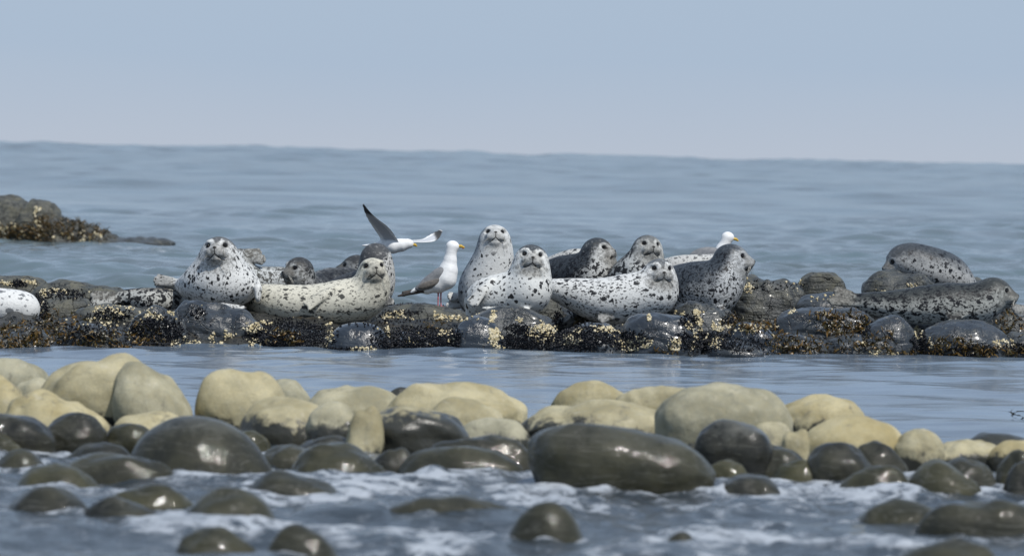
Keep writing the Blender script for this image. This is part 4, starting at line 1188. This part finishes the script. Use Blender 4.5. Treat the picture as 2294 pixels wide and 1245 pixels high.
def soft(name, Y, chains, ells, mat, parent, base, h=.0045, ysc=1.0, k_=.03):
    k = Y / FPX; W = lambda px, py, dY: np.array(P(px, py, Y + dY))
    pts = []
    for ch in chains:
        for p in ch: pts.append((W(*p[:3]), p[3] * k))
    for e in ells: pts.append((W(*e[:3]), max(e[3:6]) * k))
    lo = np.min([p - r for p, r in pts], 0) - .02; hi = np.max([p + r for p, r in pts], 0) + .02
    F = Field(lo, hi, h)
    for ch in chains:
        for a, b in zip(ch[:-1], ch[1:]): F.cone(W(*a[:3]), W(*b[:3]), a[3] * k, b[3] * k, k_, ysc)
    for e in ells:
        an = math.radians(e[6]); yw = math.radians(e[7]) if len(e) > 7 else 0
        R = np.array([[math.cos(an), 0, math.sin(an)], [0, 1, 0], [-math.sin(an), 0, math.cos(an)]])
        F.ell(W(*e[:3]), R, (e[3] * k, e[4] * k, e[5] * k), k_)
    V, Fq = F.mesh(); V = smooth_verts(V, Fq, 1)
    return link(name, mesh_np(name, V - np.array(base), Fq), mat, parent)
def gull(label, Y, base_px):
    b = P(base_px[0], base_px[1], Y)
    r = bpy.data.objects.new("gull", None); COL.objects.link(r); r.location = b; r.empty_display_size = .1
    tag(r, label, "gull", "gulls among the seals")
    return r, np.array(b)
# standing gull
Yg = 38.5
r, b = gull("white gull with slate grey wings standing on the flat grey rock, in profile", Yg, (985, 689))
soft("body", Yg, [[(1012, 553, 0, 11.5), (1010, 566, 0, 11), (1008, 584, 0, 14), (1004, 606, 0, 20), (998, 624, 0, 23.5), (982, 636, 0, 19), (958, 646, 0, 11), (932, 652, 0, 5), (915, 657, 0, 3)]],
     [(1015, 551, 0, 14, 10.5, 11, -6)], GW, r, b)
soft("wing", Yg, [], [(972, 622, -.055, 35, 7, 13, 33), (985, 613, -.04, 20, 10, 14, 28), (962, 636, -.05, 34, 7, 11, 20)], GG, r, b, h=.004, k_=.02)
soft("wing", Yg, [], [(972, 622, .055, 35, 7, 13, 33), (985, 613, .04, 20, 10, 14, 28)], GG, r, b, h=.005, k_=.02)
soft("wing_coverts", Yg, [], [(965, 634, -.068, 30, 5, 9, 22)], GB, r, b, h=.004, k_=.02)
soft("tertial_feathers", Yg, [], [(931, 648, -.03, 14, 6, 4.5, 36)], GW, r, b, h=.004, k_=.02)
soft("flight_feathers", Yg, [[(955, 650, -.02, 5), (925, 655, -.01, 4.5), (905, 660, 0, 3.5), (892, 663, 0, 2)], [(935, 649, .01, 4), (903, 655, 0, 3)]], [], GD, r, b, h=.004, k_=.01)
soft("bill", Yg, [[(1022, 551, 0, 4.2), (1033, 551.5, 0, 3.2), (1039, 554, 0, 2.3)]], [], GY, r, b, h=.0028, k_=.006)
soft("bill_spot", Yg, [[(1037, 556, -.001, 1.6), (1038.5, 555.5, -.001, 1.6)]], [], GRD, r, b, h=.002, k_=.004)
for s in (-1, 1):
    soft("eye", Yg, [[(1017, 547.5, s * .031, 1.7), (1018, 547.5, s * .031, 1.7)]], [], GE, r, b, h=.002, k_=.003)
soft("leg", Yg, [[(982, 650, -.02, 2.4), (981.5, 668, -.02, 1.5), (981, 686, -.02, 1.5), (990, 688, -.04, 1.4)], [(981, 686, -.02, 1.4), (986, 690, -.06, 1.2)]], [], GP, r, b, h=.0028, k_=.006)
soft("leg", Yg, [[(988, 650, .02, 2.4), (987.5, 668, .02, 1.5), (988, 686, .02, 1.5), (998, 688, 0, 1.4)], [(988, 686, .02, 1.4), (991, 690, -.02, 1.2)]], [], GP, r, b, h=.0028, k_=.006)
# gull behind the dark profile seal
Yg = 40.9
r, b = gull("white gull whose head looks over the big dark profile seal", Yg, (1600, 660))
soft("body", Yg, [[(1629, 533, 0, 11), (1624, 546, 0, 10.5), (1618, 560, 0, 14), (1608, 582, 0, 21), (1592, 596, 0, 22), (1560, 600, 0, 12), (1530, 602, 0, 4)]],
     [(1631, 531, 0, 13.5, 10, 11, -6)], GW, r, b)
for s in (-1, 1):
    soft("wing", Yg, [], [(1576, 574, s * .05, 36, 8, 20, 14), (1592, 568, s * .03, 22, 9, 14, 10)], GG, r, b, h=.005, k_=.02)
    soft("eye", Yg, [[(1634, 529, s * .033, 1.7), (1635, 529, s * .033, 1.7)]], [], GE, r, b, h=.002, k_=.003)
    soft("leg", Yg, [[(1596, 612, s * .02, 2.4), (1596, 640, s * .02, 1.6), (1596, 664, s * .02, 1.6), (1606, 666, s * .02, 1.4)]], [], GP, r, b, h=.0028, k_=.006)
soft("bill", Yg, [[(1640, 534, 0, 4), (1649, 536, 0, 3), (1653, 539, 0, 2)]], [], GY, r, b, h=.0028, k_=.006)
# flying gull
def wing_mat():
    M = Mat("gull_flight_wing", Roughness=.65)
    u, v, w = M.xyz(M.attr("wc", False))
    n = M.noise(M.obj(), 45, 3)
    col = M.mix((v + (n - .5) * .15).ss(.10, .2), (.72, .74, .76), (.46, .48, .51))
    col = M.mix((v + (n - .5) * .2).ss(.74, .84), col, (.72, .73, .74))
    col = M.mix((u + (n - .5) * .14 - v * .12).ss(.62, .76), col, (.035, .035, .036))
    col = M.mix(u.ss(.97, .99), col, (.7, .7, .7))
    M.set("Base Color", col)
    M.set("Normal", M.bump(M.noise(M.comb(u * 60.0, v * 3.0, 0.0), 1.0, 2), .3, .003))
    return M.m
WM = wing_mat()
def wing(Y, lead, trail, dys, r, b, feathers=True):
    # lofted sections from leading to trailing edge, thin but solid; the tip is cut into separate primaries
    n = 24; m_ = 8
    def interp(A, t):
        x = t * (len(A) - 1); i = min(int(x), len(A) - 2); f = x - i
        p0 = np.array(A[max(i - 1, 0)], float); p1 = np.array(A[i], float); p2 = np.array(A[i + 1], float); p3 = np.array(A[min(i + 2, len(A) - 1)], float)
        return .5 * (2 * p1 + (p2 - p0) * f + (2 * p0 - 5 * p1 + 4 * p2 - p3) * f * f + (3 * p1 - p0 - 3 * p2 + p3) * f ** 3)
    V = []; WC = []
    for side in (1, -1):
        for i in range(n):
            t = i / (n - 1); a = interp([l + (d,) for l, d in zip(lead, dys)], t); c = interp([l + (d + .10 * (1 - .6 * j / len(trail)),) for j, (l, d) in enumerate(zip(trail, dys))], t)
            jag = (.16 if i % 3 == 0 else 0) * max(0, (t - .35)) 
            for j in range(m_):
                v = j / (m_ - 1)
                vv = v * (1 - (jag if j == m_ - 1 else 0))
                q = a + (c - a) * vv
                th = .012 * (1 - t * .8) * math.sin(math.pi * min(1, v * .9 + .08)) + .0012
                w = np.array(P(q[0], q[1], Y + q[2]))
                w = w + side * th * np.array([.3, -.8, .5])
                V.append(w - b); WC.append((t, v, 0))
    F = []
    N0 = n * m_
    for i in range(n - 1):
        for j in range(m_ - 1):
            k0 = i * m_ + j
            F.append((k0, k0 + 1, k0 + m_ + 1, k0 + m_)); F.append((N0 + k0, N0 + k0 + m_, N0 + k0 + m_ + 1, N0 + k0 + 1))
    for i in range(n - 1):
        for j in (0, m_ - 1):
            k0 = i * m_ + j; F.append((k0, k0 + m_, N0 + k0 + m_, N0 + k0))
    for j in range(m_ - 1):
        for i in (0, n - 1):
            k0 = i * m_ + j; F.append((k0, k0 + 1, N0 + k0 + 1, N0 + k0))
    me = mesh_np("wing", V, F); fattr(me, "wc", WC, 'FLOAT_VECTOR')
    return link("wing", me, WM, r)
Yg = 41.5
r, b = gull("gull flying low over the water behind the dark crowned seal, wings raised", Yg, (885, 555))
soft("body", Yg, [[(835, 549, 0, 4), (858, 548, 0, 10), (880, 551, 0, 15.5), (900, 549, 0, 13), (913, 546, 0, 9.5), (918, 546, 0, 8.5)]], [], GW, r, b)
soft("tail", Yg, [], [(832, 549, 0, 22, 14, 2.5, 4)], GW, r, b, h=.004)
soft("bill", Yg, [[(924, 547.5, 0, 3.4), (930, 548.5, 0, 3), (933, 551, 0, 2)]], [], GY, r, b, h=.0028, k_=.006)
soft("eye", Yg, [[(919, 543.5, -.028, 1.6), (920, 543.5, -.028, 1.6)]], [], GE, r, b, h=.002, k_=.003)
wing(Yg, [(896, 548), (882, 524), (866, 506), (845, 490), (828, 474), (814, 456)], [(856, 548), (850, 530), (838, 512), (826, 494), (818, 478), (812, 459)], [-.03, -.12, -.22, -.32, -.42, -.5], r, b)
wing(Yg, [(902, 547), (925, 543), (950, 543), (970, 541), (984, 533), (991, 517)], [(893, 541), (922, 538), (945, 536), (958, 529), (970, 522), (984, 515)], [.03, .12, .2, .3, .4, .45], r, b)

# ------------------------------------------------------------------ drifting weed at the right
g = G(2272, 933)
TV = []; TF = []
for i in range(5):
    V_, F_ = kelp_tmpl(20 + i)
    R_ = np.array(Matrix.Rotation(1.4 * (1 if i % 2 else -1), 3, 'Y') @ Matrix.Rotation(i * .7, 3, 'Z'))
    TF.append(F_ + sum(len(v) for v in TV)); TV.append((V_ * .075 * (.6 if i == 4 else 1)) @ R_.T * np.array([1.2, 1, .35]) + np.array([0, 0, .012]))
me = mesh_np("drifting_weed", np.concatenate(TV), np.concatenate(TF))
fattr(me, "rnd", np.full(len(me.vertices), .15))
o = link("drifting_weed", me, Mk.m, None, g)
tag(o, "small clump of dark weed floating alone on the calm pool at the right edge", "seaweed")
